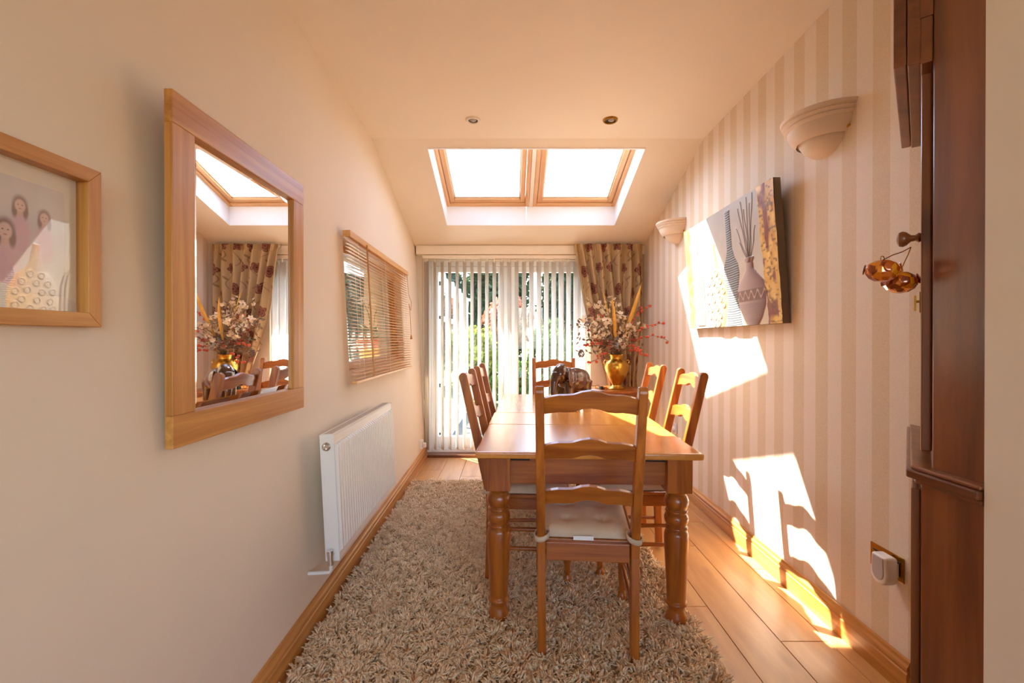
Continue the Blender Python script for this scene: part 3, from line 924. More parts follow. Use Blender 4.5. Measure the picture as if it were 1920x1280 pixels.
MB().tube([(0.070, BY1 - 0.08, 1.84), (0.074, BY1 - 0.07, 1.66), (0.085, BY1 - 0.02, 1.60), (0.078, BY1 - 0.03, 1.52), (0.074, BY1 - 0.07, 1.58), (0.074, BY1 - 0.045, 1.50), (0.074, BY1 - 0.045, 1.30)], 0.0022, 6).build('pull_cord', 'oak_z', bd)
MB().lathe([(0.001, -0.022), (0.010, -0.02), (0.011, -0.012), (0.006, 0.012), (0.003, 0.02)], (0.074, BY1 - 0.045, 1.285), 12).build('tassel', 'oak_z', bd)

# orchid pot on the ledge behind the blind
M['pot_orange'] = plain('orange_glaze', srgb(226, 104, 40), 0.3)
M['pot_yellow'] = plain('yellow_glaze', srgb(240, 188, 50), 0.3)
M['pot_red'] = plain('red_glaze', srgb(170, 44, 26), 0.3)
M['leaf'] = plain('leaf_green', srgb(70, 98, 44), 0.5, vary=0.2)
M['petal'] = plain('white_petal', srgb(246, 240, 230), 0.6, trans=0.3)
pt = empty('orchid_pot', tuple(LW @ Vector((-0.43, 4.55, WZ0 - 0.099))), 0, 'orange and yellow glazed pot of white orchids behind the wooden blind', 'potted plant')
pt.scale = (1.12, 1.12, 1.1)
MB().lathe([(0.075, 0.0), (0.085, 0.05)], seg=28).build('foot', 'pot_red', pt)
MB().lathe([(0.085, 0.05), (0.118, 0.21)], seg=28).build('body', 'pot_yellow', pt)
MB().lathe([(0.128, 0.205), (0.132, 0.27), (0.120, 0.27), (0.112, 0.21)], seg=28).build('rim', 'pot_orange', pt)
m = MB()
for k in range(7):
    t = k * 0.9
    m.tube([(0, 0, 0.2), (0.07 * math.cos(t), 0.07 * math.sin(t), 0.36), (0.13 * math.cos(t), 0.13 * math.sin(t), 0.40)], [0.01, 0.02, 0.003], 6)
m.build('leaves', 'leaf', pt)
for k in range(3):
    t = 0.8 + 2.0 * k
    st = MB().tube([(0, 0, 0.22), (0.03 * math.cos(t), 0.03 * math.sin(t), 0.5), (0.09 * math.cos(t), 0.09 * math.sin(t), 0.62), (0.13 * math.cos(t), 0.13 * math.sin(t), 0.55)], 0.004, 6).build('flower_stem', 'leaf', pt)
    for j in range(6):
        f = 0.3 + 0.13 * j
        c = Vector((0.12 * f * math.cos(t), 0.12 * f * math.sin(t), 0.45 + 0.2 * math.sin(f * 2.4)))
        m = MB()
        for q in range(5):
            w = q * 1.2566
            m.ball((c.x + 0.02 * math.cos(w), c.y + 0.02 * math.sin(w), c.z + 0.006), (0.017, 0.017, 0.006), 8, 5)
        m.build('blossom', 'petal', st)

# ------------------------------------------------------------------ canvas of vases
cv = empty('wall_canvas', (1.37, 2.887, 1.345), 0, 'textured canvas of four vases with gold side bands', 'painting')
CW, CHh, CLN = 0.59, 0.735, -0.0536
def CP(u, v, d):      # u: 0 far end .. 1 near end, v: 0 foot .. 1 top, d: out of the picture
    return (CLN * v - d, CW - 2 * CW * u, CHh * v)
vs = [CP(0, 0, 0), CP(1, 0, 0), CP(1, 1, 0), CP(0, 1, 0), CP(0, 0, -0.036), CP(1, 0, -0.036), CP(1, 1, -0.036), CP(0, 1, -0.036)]
MB().add(vs, [(3, 2, 1, 0), (4, 5, 6, 7), (0, 1, 5, 4), (1, 2, 6, 5), (2, 3, 7, 6), (3, 0, 4, 7)]).build('stretcher_block', 'canvas_edge', cv)
nu, nv = 420, 262
U, Vv = np.meshgrid(np.linspace(0, 1, nu), np.linspace(0, 1, nv), indexing='ij')
A = 2 * CW / CHh       # aspect, so that x and y share a unit
def C3(*c):
    return np.array(srgb(*c)[:3])
rgb = np.zeros(U.shape + (3,)); Hh = np.zeros(U.shape)
g = np.clip(Vv, 0, 1)[..., None]
rgb[:] = C3(214, 196, 168) * (1 - g) + C3(186, 186, 186) * g
rn = RNG.random((60, 40))
def vnoise(fu, fv, seed=0):
    r = np.random.default_rng(seed).random((64, 64))
    x = U * fu; y = Vv * fv
    xi = np.floor(x).astype(int) % 63; yi = np.floor(y).astype(int) % 63
    fx = x - np.floor(x); fy = y - np.floor(y)
    fx = fx * fx * (3 - 2 * fx); fy = fy * fy * (3 - 2 * fy)
    return (r[xi, yi] * (1 - fx) + r[xi + 1, yi] * fx) * (1 - fy) + (r[xi, yi + 1] * (1 - fx) + r[xi + 1, yi + 1] * fx) * fy
rgb *= (0.95 + 0.1 * vnoise(20, 14, 3))[..., None]
def lay(mask, col, h=None):
    w = np.clip(mask, 0, 1)[..., None]
    rgb[:] = rgb * (1 - w) + col * w
    if h is not None:
        Hh[:] = np.where(mask > 0.5, h, Hh)
def vase(cu, prof):
    """prof: (v, half width in u) -> mask and normalised offset across it"""
    pv_ = np.array(prof)
    hw = np.interp(Vv, pv_[:, 0], pv_[:, 1], left=-1, right=-1)
    off = (U - cu) / np.maximum(hw, 1e-4)
    mask = ((np.abs(off) < 1) & (hw > 0)).astype(float)
    return mask, off
# gold bands with ragged inner edges
edge_r = 0.862 + 0.018 * (vnoise(4, 22, 5) - 0.5) + 0.035 * (1 - Vv)
edge_l = 0.085 + 0.02 * (vnoise(4, 26, 6) - 0.5)
n1 = vnoise(40, 16, 7); n2 = vnoise(26, 9, 8); n3 = vnoise(60, 60, 9)
gold = C3(206, 150, 58) * n1[..., None] + C3(238, 200, 110) * (1 - n1)[..., None]
band = ((U > edge_r) | (U < edge_l)).astype(float)
lay(band, gold); Hh += band * 0.004 * n1
red = band * np.clip((n2 - 0.5) * 6, 0, 1) * (U > 0.5) * (np.abs(U - 0.925) < 0.05)
lay(red * 0.9, C3(126, 44, 36))
lay(band * np.clip((n3 - 0.62) * 5, 0, 1) * 0.7 * (U > 0.5), C3(92, 56, 26))
# slender streaked bottle
m1, o1 = vase(0.170, [(0.02, 0.060), (0.15, 0.072), (0.4, 0.076), (0.5, 0.062), (0.57, 0.024), (0.62, 0.014), (0.8, 0.013), (0.82, 0.018)])
st = 0.5 + 0.5 * np.sin(o1 * 16 + 5 * vnoise(6, 5, 11))
lay(m1, (C3(196, 188, 180) * st[..., None] + C3(112, 92, 84) * (1 - st)[..., None])); Hh += m1 * (0.004 * np.sqrt(np.clip(1 - o1 ** 2, 0, 1)) + 0.0012 * st)
# tall ribbed steel bottle
m3, o3 = vase(0.578, [(0.0, 0.082), (0.08, 0.074), (0.2, 0.055), (0.3, 0.066), (0.42, 0.086), (0.5, 0.078), (0.57, 0.046), (0.64, 0.028), (0.93, 0.024), (0.96, 0.03)])
rb = 0.5 + 0.5 * np.sin(Vv * 330 + 3.0 * np.cos(o3 * 1.4) + 2.2 * vnoise(10, 30, 12))
lay(m3, C3(58, 62, 66) * (1 - rb)[..., None] + C3(168, 172, 176) * rb[..., None]); Hh += m3 * (0.006 * np.sqrt(np.clip(1 - o3 ** 2, 0, 1)) + 0.002 * rb)
# gold bottle with pressed rings
m2, o2 = vase(0.392, [(0.0, 0.07), (0.08, 0.112), (0.22, 0.142), (0.36, 0.132), (0.46, 0.098), (0.52, 0.055), (0.58, 0.034), (0.72, 0.022), (0.745, 0.024)])
base2 = C3(222, 170, 92) * np.clip(0.6 + 0.4 * o2, 0, 1)[..., None] + C3(206, 204, 200) * np.clip(0.4 - 0.4 * o2, 0, 1)[..., None]
lay(m2, base2); Hh += m2 * 0.007 * np.sqrt(np.clip(1 - o2 ** 2, 0, 1))
lines = m2 * (Vv > 0.5) * (np.sin(Vv * 420) > 0.2)
lay(lines * 0.5, C3(140, 96, 52))
for (cu, cvv) in ((0.36, 0.47), (0.42, 0.475), (0.32, 0.40), (0.385, 0.40), (0.46, 0.40), (0.29, 0.33), (0.35, 0.32), (0.43, 0.33), (0.49, 0.31), (0.30, 0.24), (0.375, 0.245), (0.455, 0.245), (0.28, 0.17), (0.335, 0.165), (0.41, 0.17), (0.485, 0.19), (0.31, 0.10), (0.375, 0.09), (0.44, 0.10), (0.36, 0.03), (0.42, 0.035)):
    d = np.sqrt(((U - cu) * A) ** 2 + (Vv - cvv) ** 2)
    ring = np.exp(-((d - 0.026) / 0.007) ** 2) * m2
    lay(ring * 0.75, C3(120, 98, 84)); Hh += ring * 0.004
    lay(np.exp(-(d / 0.010) ** 2) * m2 * 0.8, C3(236, 226, 206)); Hh += np.exp(-(d / 0.012) ** 2) * m2 * 0.003
# twigs standing in the last vase
for (u0, u1, v1, kx) in ((0.757, 0.66, 0.78, 0.3), (0.760, 0.69, 0.93, -0.2), (0.763, 0.715, 0.97, 0.3), (0.766, 0.745, 0.90, -0.3), (0.768, 0.772, 0.98, 0.2), (0.770, 0.80, 0.92, -0.2), (0.772, 0.826, 0.985, 0.3), (0.776, 0.836, 0.74, -0.3), (0.758, 0.682, 0.66, 0.2)):
    t = np.clip((Vv - 0.48) / (v1 - 0.48), 0, 1)
    line = u0 + (u1 - u0) * t + 0.012 * kx * np.sin(t * 9)
    w = np.exp(-((U - line) * A / 0.0062) ** 2) * ((Vv > 0.48) & (Vv < v1))
    lay(w * 0.95, C3(70, 44, 38)); Hh += w * 0.003
# rosy round vase with a scroll band
m4, o4 = vase(0.762, [(0.0, 0.05), (0.05, 0.082), (0.14, 0.118), (0.25, 0.132), (0.33, 0.112), (0.39, 0.066), (0.43, 0.038), (0.485, 0.034), (0.5, 0.046), (0.52, 0.046)])
sh = np.clip(0.55 - 0.45 * o4, 0, 1)[..., None]
lay(m4, C3(196, 176, 170) * sh + C3(112, 58, 48) * (1 - sh)); Hh += m4 * 0.008 * np.sqrt(np.clip(1 - o4 ** 2, 0, 1))
ribs = m4 * (Vv < 0.17) * (0.5 + 0.5 * np.sin(Vv * 520))
lay(ribs * 0.35, C3(104, 66, 58)); Hh += ribs * 0.001
bnd = m4 * (Vv > 0.185) * (Vv < 0.275)
lay(bnd * 0.75, C3(112, 76, 66))
sc = np.exp(-((Vv - 0.23 - 0.026 * np.sin(o4 * 15)) / 0.010) ** 2) * bnd
lay(sc * 0.9, C3(206, 176, 160)); Hh += sc * 0.003
pts = np.stack([CLN * Vv - 0.0008 - Hh, CW - 2 * CW * U, CHh * Vv], -1).reshape(-1, 3)
co = fast_mesh('painted_face', pts, grid_faces(nu, nv)[:, ::-1], 'vcol_canvas', cv, True)
paint(co, np.clip(rgb, 0, 1).reshape(-1, 3))

# ------------------------------------------------------------------ plaster wall lights
def wall_light(y, label):
    r = empty('wall_light', (XR, y, 2.252), 0, label, 'wall lamp', 'half-bowl plaster wall lights')
    pr = [(0.118, -0.112), (0.128, -0.104), (0.140, -0.088), (0.151, -0.066), (0.154, -0.052), (0.163, -0.047), (0.166, -0.039), (0.161, -0.034), (0.170, -0.030), (0.174, -0.022), (0.169, -0.017), (0.179, -0.012), (0.183, 0.0), (0.172, 0.001), (0.150, -0.05), (0.115, -0.108)]
    MB().lathe(pr, seg=40, a0=math.pi / 2, a1=math.pi * 1.5).build('shell', 'ceramic', r)
    inner = [(0.001, -0.175), (0.035, -0.172), (0.066, -0.160), (0.091, -0.139), (0.107, -0.112), (0.112, -0.085), (0.104, -0.085), (0.09, -0.13), (0.05, -0.16), (0.001, -0.168)]
    MB().lathe(inner, seg=32, a0=math.pi / 2, a1=math.pi * 1.5).build('lower_bowl', 'ceramic', r)
    MB().box(-0.012, 0.0, -0.06, 0.06, -0.10, -0.02).build('back_plate', 'ceramic', r)
    for s in (-1, 1):
        MB().tube([(-0.004, s * 0.112, -0.10), (-0.004, s * 0.142, -0.096)], 0.005, 8).build('screw', 'brass', r)
    MB().tube([(-0.07, -0.03, -0.09), (-0.07, 0.03, -0.09)], 0.008, 10).build('bulb', 'petal', r)
wall_light(2.04, 'cream half-bowl wall light between the canvas and the pine cupboard')
wall_light(3.865, 'cream half-bowl wall light between the canvas and the curtain')

# ------------------------------------------------------------------ sockets and plugs
sk = empty('wall_socket', (XR, 1.705, 0.428), 0, 'brass double socket plate low on the striped wall', 'socket')
MB().box(-0.006, 0, -0.076, 0.076, -0.045, 0.045).build('plate', 'brass', sk, bevel=0.002)
for y in (-0.036, 0.036):
    i = MB().box(-0.0075, -0.005, y - 0.026, y + 0.026, -0.026, 0.026).build('insert', 'black', sk, bevel=0.001)
    MB().box(-0.011, -0.007, y + 0.008, y + 0.022, 0.010, 0.022).build('switch', 'brass', i)
af = empty('air_freshener', (XR - 0.0085, 1.668, 0.422), 0, 'white plug-in air freshener in the brass socket', 'air freshener')
prof = []
for k in range(13):
    a = math.pi * k / 12
    prof.append((0.036 * math.cos(a), -0.022 - 0.034 * math.sin(a)))
poly = [(0.032, 0.048), (-0.032, 0.048)] + [(-0.036, 0.0)] + [(-p[0], p[1]) for p in prof][0:13] + [(0.036, 0.0)]
poly = [(0.033, 0.050), (-0.033, 0.050), (-0.037, -0.02)] + [(-0.036 * math.cos(math.pi * k / 12), -0.024 - 0.034 * math.sin(math.pi * k / 12)) for k in range(13)] + [(0.037, -0.02)]
MB().prism(poly, 'x', -0.058, -0.012).build('body', 'plastic', af, bevel=0.008, seg=3)
MB().prism([(y * 0.72, z * 0.78 + 0.006) for y, z in poly], 'x', -0.061, -0.055).build('front_shield', 'grey_plastic', af, bevel=0.002)
MB().box(-0.013, 0.0, -0.022, 0.022, -0.024, 0.024).build('plug', 'plastic', af)
s2 = empty('wall_socket', (XR, 3.92, 0.50), 0, 'white single socket on the striped wall seen through a chair back', 'socket')
MB().box(-0.008, 0, -0.043, 0.043, -0.043, 0.043).build('plate', 'plastic', s2, bevel=0.003)
p2 = empty('plug', (XR - 0.0085, 3.92, 0.49), 0, 'white rounded plug in the single socket on the striped wall', 'plug')
MB().prism([(0.026 * math.cos(k * math.pi / 8), 0.026 * math.sin(k * math.pi / 8)) for k in range(16)], 'x', -0.032, 0.0).build('body', 'plastic', p2, bevel=0.006)
MB().tube([(-0.014, 0, -0.022), (-0.016, 0, -0.10), (-0.008, 0.03, -0.30), (-0.02, 0.05, -0.352)], 0.0035, 6).build('cable', 'plastic', p2)
s3 = on_left_wall(empty('wall_socket', label='white socket box beside the patio doors on the cream wall', cat='socket'), (0.0, 4.60, 0.205))
MB().box(0, 0.030, -0.043, 0.043, -0.043, 0.043).build('box', 'plastic', s3, bevel=0.003)
MB().box(0.030, 0.034, 0.008, 0.020, 0.005, 0.025).build('switch', 'plastic', s3)
p3 = on_left_wall(empty('plug', label='white plug in the socket box beside the patio doors', cat='plug'), (0.0305, 4.60, 0.20))
MB().box(0.0, 0.030, -0.024, 0.024, -0.028, 0.018).build('body', 'plastic', p3, bevel=0.006)

# ------------------------------------------------------------------ pine corner cupboard
cb = empty('corner_cupboard', (1.2, 1.15, 0), 0, 'dark pine corner cupboard with moulded ledge and glazed upper door', 'cupboard')
def in_cb(mb):
    for i, v in enumerate(mb.v):
        mb.v[i] = (v[0] - 1.2, v[1] - 1.15, v[2])
    return mb
lower = [(0.945, 0.908), (1.385, 0.908), (1.385, 1.552), (0.945, 1.05)]
in_cb(MB().prism(lower, 'z', 0.0, 0.930)).build('lower_carcass', 'dpine_z', cb, bevel=0.003)
for (o_, z0, z1) in ((0.006, 0.926, 0.938), (0.018, 0.938, 0.958), (0.011, 0.958, 0.968)):
    in_cb(MB().prism([(0.945 - o_, 0.908), (1.385, 0.908), (1.385, 1.565 + 1.7 * o_), (0.945 - o_, 1.056 + 0.8 * o_)], 'z', z0, z1)).build('ledge_moulding', 'dpine_y', cb, bevel=0.004)
upper = [(0.957, 0.908), (1.385, 0.908), (1.385, 1.512), (0.957, 1.036)]
in_cb(MB().prism(upper, 'z', 0.966, 2.46)).build('upper_carcass', 'dpine_z', cb, bevel=0.003)
tv = Vector((0.428, 0.476, 0)).normalized()
nv_ = Vector((-tv.y, tv.x, 0))
def fmat(o):
    return Matrix.Translation((-1.2, -1.15, 0)) @ Matrix(((tv.x, nv_.x, 0, o[0]), (tv.y, nv_.y, 0, o[1]), (0, 0, 1, 0), (0, 0, 0, 1)))
FL = fmat((0.945, 1.05)); FU = fmat((0.957, 1.036))
DLl = 0.655; DLu = 0.635
# lower door: stiles, rails and a raised panel
ld = bpy.data.objects.new('lower_door', None); COL.objects.link(ld); ld.parent = cb
for (a, c, z0, z1) in ((0.02, 0.09, 0.06, 0.91), (DLl - 0.09, DLl - 0.02, 0.06, 0.91)):
    MB().box(a, c, 0.0005, 0.018, z0, z1, FL).build('stile', 'dpine_z', ld, bevel=0.003)
for (z0, z1) in ((0.06, 0.15), (0.83, 0.91)):
    MB().box(0.09, DLl - 0.09, 0.0005, 0.018, z0, z1, FL).build('rail', 'dpine_x', ld, bevel=0.003)
MB().box(0.085, DLl - 0.085, 0.0005, 0.010, 0.145, 0.835, FL).build('panel', 'dpine_z', ld, bevel=0.004)
# upper glazed door
ud = bpy.data.objects.new('upper_door', None); COL.objects.link(ud); ud.parent = cb
for (a, c) in ((0.02, 0.085), (DLu - 0.085, DLu - 0.02)):
    MB().box(a, c, 0.0005, 0.020, 1.0, 1.88, FU).build('stile', 'dpine_z', ud, bevel=0.004)
for (z0, z1) in ((1.0, 1.075), (1.80, 1.88)):
    MB().box(0.085, DLu - 0.085, 0.0005, 0.020, z0, z1, FU).build('rail', 'dpine_x', ud, bevel=0.004)
MB().box(DLu / 2 - 0.009, DLu / 2 + 0.009, 0.006, 0.016, 1.075, 1.80, FU).build('glazing_bar', 'dpine_z', ud)
for z in (1.31, 1.55):
    MB().box(0.085, DLu - 0.085, 0.006, 0.016, z - 0.009, z + 0.009, FU).build('glazing_bar', 'dpine_x', ud)
MB().box(0.08, DLu - 0.08, 0.003, 0.006, 1.07, 1.805, FU).build('pane', 'pic_glass', ud)
kb = MB().lathe([(0.010, 0.0), (0.012, 0.004), (0.007, 0.010), (0.008, 0.018), (0.016, 0.026), (0.019, 0.033), (0.017, 0.040), (0.009, 0.044), (0.001, 0.045)], seg=20,
                mat=FU @ Matrix.Translation((0.052, 0.020, 1.505)) @ Matrix.Rotation(-math.pi / 2, 4, 'X')).build('knob', 'dpine_x', ud)
es = MB().box(0.048, 0.060, 0.020, 0.0225, 1.325, 1.375, FU).build('escutcheon', 'brass', ud, bevel=0.001)
MB().tube([FU @ Vector((0.054, 0.022, 1.352)), FU @ Vector((0.054, 0.030, 1.352))], 0.003, 8).box(0.046, 0.062, 0.028, 0.032, 1.330, 1.366, FU).build('key', 'brass', es)
for (o_, z0, z1) in ((0.022, 1.895, 2.0), (0.045, 1.90, 2.12), (0.070, 1.905, 2.46)):
    MB().box(0.0 if o_ < 0.05 else 0.004, DLu - 0.02, 0.0005 if o_ < 0.03 else o_ - 0.024, o_, z0, z1, FU).build('cornice_moulding', 'dpine_x', cb, bevel=0.003)
MB().box(0.0, DLu - 0.02, 0.0005, 0.022, 2.0, 2.46, FU).build('cornice_moulding', 'dpine_x', cb)

# amber faceted ornaments hung from the cupboard knob
def amber():
    m, nt, p, out = new_mat('amber_facets')
    tc = nt.nodes.new('ShaderNodeTexCoord')
    vo = nt.nodes.new('ShaderNodeTexVoronoi'); vo.inputs['Scale'].default_value = 55
    nt.links.new(tc.outputs['Object'], vo.inputs['Vector'])
    r = ramp(nt, [(0.0, srgb(80, 22, 2)), (0.5, srgb(206, 92, 4)), (1.0, srgb(255, 170, 30))])
    nt.links.new(vo.outputs['Color'], r.inputs[0])
    nt.links.new(r.outputs[0], p.inputs['Base Color'])
    p.inputs['Metallic'].default_value = 0.25; p.inputs['Roughness'].default_value = 0.12
    p.inputs['Coat Weight'].default_value = 0.8
    return m
M['amber'] = amber()
def bauble(c, knob, rx, label):
    r = empty('amber_bauble', c, rx, label, 'ornament')
    m = MB().ball((0, 0, 0), (0.038, 0.034, 0.027), 10, 7)
    m.s = [False] * len(m.s)
    bd_ = m.build('glass_body', 'amber', r)
    for k in range(6):
        t = k * 1.047
        MB().lathe([(0.011, 0.0), (0.013, 0.002), (0.010, 0.0035), (0.0001, 0.003)], seg=12, mat=Matrix.Rotation(t, 4, 'Z') @ Matrix.Translation((0.033, 0, 0.006)) @ Matrix.Rotation(math.radians(78), 4, 'Y')).build('facet', 'amber', bd_)
    k = Vector(knob) - Vector(c)
    k = Matrix.Rotation(-rx, 4, 'Z') @ k
    MB().tube([(0, 0, 0.026), k * 0.35 + Vector((0, 0, 0.018)), k * 0.7 + Vector((0, 0, 0.006)), k], 0.0012, 5).build('string', 'brass', r)
    ring = [(0.006 * math.cos(a * 0.5236), 0, 0.030 + 0.006 * math.sin(a * 0.5236)) for a in range(13)]
    MB().tube(ring, 0.001, 5).build('hanging_ring', 'brass', r)
kp = Matrix.Translation((1.2, 1.15, 0)) @ FU @ Vector((0.052, 0.038, 1.484))
kp = (kp.x, kp.y, kp.z)
bauble((0.893, 1.098, 1.426), kp, 0.3, 'amber faceted bauble hanging out to one side on the longer string')
bauble((0.962, 1.128, 1.402), kp, 1.1, 'amber faceted bauble hanging straight below the cupboard knob')

# ------------------------------------------------------------------ small round table, vase and dried flowers
TX, TY = 1.03, 4.46
rt = empty('side_table', (TX, TY, 0), 0, 'small round honey pine table in the corner by the curtain', 'table')
MB().lathe([(0.262, 0.762), (0.270, 0.768), (0.270, 0.780), (0.264, 0.785)], seg=48).build('top', 'pine_x', rt)
MB().lathe([(0.238, 0.695), (0.240, 0.762)], seg=40).build('apron', 'pine_x', rt)
MB().lathe([(0.246, 0.728), (0.250, 0.733), (0.246, 0.738)], seg=40).build('bead', 'pine_x', rt)
for k in range(3):
    a = 0.6 + k * 2.0944
    m = MB().lathe([(0.014, 0), (0.02, 0.02), (0.014, 0.05), (0.02, 0.3), (0.024, 0.5), (0.016, 0.6), (0.025, 0.64), (0.025, 0.70)], (0.19 * math.cos(a), 0.19 * math.sin(a), 0), 16)
    m.build('leg', 'pine_z', rt)
VX_, VY_ = 1.015, 4.41
vz = 0.7855
va = empty('brass_vase', (VX_, VY_, vz), 0, 'shiny gold baluster vase on the small round table', 'vase')
MB().lathe([(0.040, 0.002), (0.074, 0.0), (0.078, 0.008), (0.070, 0.016), (0.050, 0.028), (0.046, 0.040), (0.062, 0.075), (0.088, 0.125), (0.108, 0.175), (0.115, 0.210), (0.110, 0.240), (0.092, 0.268), (0.066, 0.284), (0.058, 0.292), (0.057, 0.312), (0.066, 0.326), (0.068, 0.332), (0.060, 0.332), (0.050, 0.310), (0.050, 0.290)], seg=48).build('body', 'gold', va)
for s in (-1, 1):
    MB().tube([(s * 0.088, 0, 0.272), (s * 0.112, 0, 0.282), (s * 0.122, 0, 0.262), (s * 0.112, 0, 0.240)], 0.006, 8).build('lug_handle', 'gold', va)

M['cream_flower'] = plain('dried_cream_petals', srgb(232, 208, 172), 0.8, vary=0.15, scale=40, trans=0.25)
M['berry'] = plain('red_orange_berry', srgb(206, 80, 42), 0.45, vary=0.2, scale=60)
M['stem'] = plain('dried_stem', srgb(112, 84, 52), 0.8, vary=0.2)
M['dryleaf'] = plain('dried_leaf', srgb(136, 108, 84), 0.8, vary=0.25, scale=20)
M['dryleaf2'] = plain('dried_grey_green_leaf', srgb(122, 112, 96), 0.8, vary=0.25, scale=20)
M['reed'] = plain('golden_reed', srgb(214, 160, 62), 0.6, vary=0.15, scale=30)
M['rust'] = plain('rust_petals', srgb(150, 62, 36), 0.8, vary=0.25, scale=40)
def petal_mesh(name, n, ln, wd, cup, mat):
    m = MB()
    for k in range(n):
        a = 2 * math.pi * k / n
        R = Matrix.Rotation(a, 4, 'Z')
        m.add([(0, 0, 0), (ln * 0.5, -wd / 2, cup * 0.5), (ln, 0, cup), (ln * 0.5, wd / 2, cup * 0.5), (ln * 0.55, 0, cup * 0.25)],
              [(0, 1, 4), (1, 2, 4), (2, 3, 4), (3, 0, 4)], True, R)
    o = m.build(name, mat); me = o.data
    bpy.data.objects.remove(o)
    return me
ME_CREAM = petal_mesh('blossom', 5, 0.026, 0.022, 0.012, 'cream_flower')
ME_RUST = petal_mesh('blossom', 6, 0.036, 0.022, 0.018, 'rust')
ME_LEAF = petal_mesh('leaf', 2, 0.060, 0.032, 0.016, 'dryleaf')
ME_LEAF2 = petal_mesh('leaf', 2, 0.055, 0.034, 0.012, 'dryleaf2')
o = MB().ball((0, 0, 0), 0.0125, 10, 7).build('berry', 'berry'); ME_BERRY = o.data; bpy.data.objects.remove(o)
MOUTH = Vector((VX_, VY_, vz + 0.30))
def bez(tip, sag, n=9):
    tip = Vector(tip)
    p0 = Vector((0, 0, 0)); p3 = tip - MOUTH
    p1 = Vector((p3.x * 0.10, p3.y * 0.10, max(0.12, p3.z * 0.55) + 0.02)); p2 = Vector((p3.x * 0.62, p3.y * 0.62, p3.z * 0.85 + sag))
    out = []
    for k in range(n):
        t = k / (n - 1)
        out.append(p0 * (1 - t) ** 3 + p1 * 3 * t * (1 - t) ** 2 + p2 * 3 * t * t * (1 - t) + p3 * t ** 3)
    return out
def spray(name, label, group, tip, sag, items, n, t0, spread, stem_r=0.0022):
    j = Vector((random.uniform(-0.022, 0.022), random.uniform(-0.022, 0.022), 0))
    r = empty(name, tuple(MOUTH + j), 0, label, 'dried flower', group)
    pts = bez(tip, sag)
    MB().tube([Vector((0, 0, -0.16)) - j * 1.2] + pts, stem_r, 6).build('stem', 'stem', r)
    for k in range(n):
        t = t0 + (1 - t0) * (k + 0.5) / n
        f = t * (len(pts) - 1); i = min(int(f), len(pts) - 2)
        p = pts[i].lerp(pts[i + 1], f - i)
        p = p + Vector((random.gauss(0, spread), random.gauss(0, spread), random.gauss(0, spread * 0.8)))
        nm, me, s0, s1 = items[k % len(items)]
        o = link(nm, me, None, r)
        o.location = p
        if (MOUTH + j + p).x > XR - 0.03:
            o.location.x = XR - 0.03 - MOUTH.x - j.x
        s = random.uniform(s0, s1)
        o.scale = (s, s, s)
        o.rotation_euler = (random.uniform(-1.2, 1.2), random.uniform(-1.2, 1.2), random.uniform(0, 6.28))
G1 = 'cream blossom sprays in the gold vase'
for (x, y, z) in ((0.722, 4.4, 1.647), (0.645, 4.3, 1.457), (0.833, 4.5, 1.571), (0.857, 4.25, 1.444), (0.991, 4.45, 1.63), (1.023, 4.3, 1.497), (1.126, 4.25, 1.394), (1.239, 4.35, 1.377), (1.051, 4.15, 1.245), (0.748, 4.2, 1.304), (0.96, 4.55, 1.671), (0.866, 4.4, 1.595)):
    spray('blossom_spray', 'cream blossom spray ' + ('leaning towards the patio doors' if x < 0.82 else ('leaning towards the striped wall' if x > 1.07 else 'standing upright in the middle of the gold vase')), G1, (x, y, z), 0.03, [('blossom', ME_CREAM, 0.8, 1.3), ('blossom', ME_CREAM, 0.8, 1.3), ('leaf', ME_LEAF, 0.5, 0.8)], 16, 0.42, 0.026)
G2 = 'brown leaf sprays in the gold vase'
for (x, y, z) in ((0.665, 4.3, 1.285), (0.618, 4.25, 1.195), (0.788, 4.2, 1.221), (1.057, 4.4, 1.286), (0.924, 4.15, 1.197), (0.765, 4.5, 1.455), (1.159, 4.3, 1.245), (0.595, 4.3, 1.386)):
    spray('leaf_spray', 'brown and grey-green leaf spray ' + ('on the patio-door side of the gold vase' if x < 0.77 else ('on the striped-wall side of the gold vase' if x > 1.03 else 'low in the middle of the gold vase')), G2, (x, y, z), 0.04, [('leaf', ME_LEAF, 0.6, 1.1), ('leaf', ME_LEAF2, 0.6, 1.15), ('blossom', ME_RUST, 0.5, 0.8)], 20, 0.30, 0.034)
G3 = 'red berry sprigs in the gold vase'
for (x, y, z, sg) in ((1.359, 4.0, 1.246, 0.16), (1.319, 4.02, 1.406, 0.06), (1.27, 4.3, 1.588, 0.02), (1.182, 4.1, 1.149, 0.1), (1.226, 4.15, 1.109, 0.05), (0.679, 4.2, 1.029, 0.06), (0.825, 4.4, 1.513, 0.0), (0.64, 4.2, 1.216, 0.05)):
    spray('berry_sprig', 'orange-red berry sprig ' + ('reaching out across the striped wall' if x > 1.3 else ('rising beside the long golden reed' if z > 1.55 else ('drooping on the striped-wall side of the vase' if x > 1.1 else ('drooping on the patio-door side of the vase' if x < 0.75 else 'standing among the cream blossoms before the curtain')))), G3, (x, y, z), sg, [('berry', ME_BERRY, 0.75, 1.2)], 9, 0.5, 0.011, 0.0017)
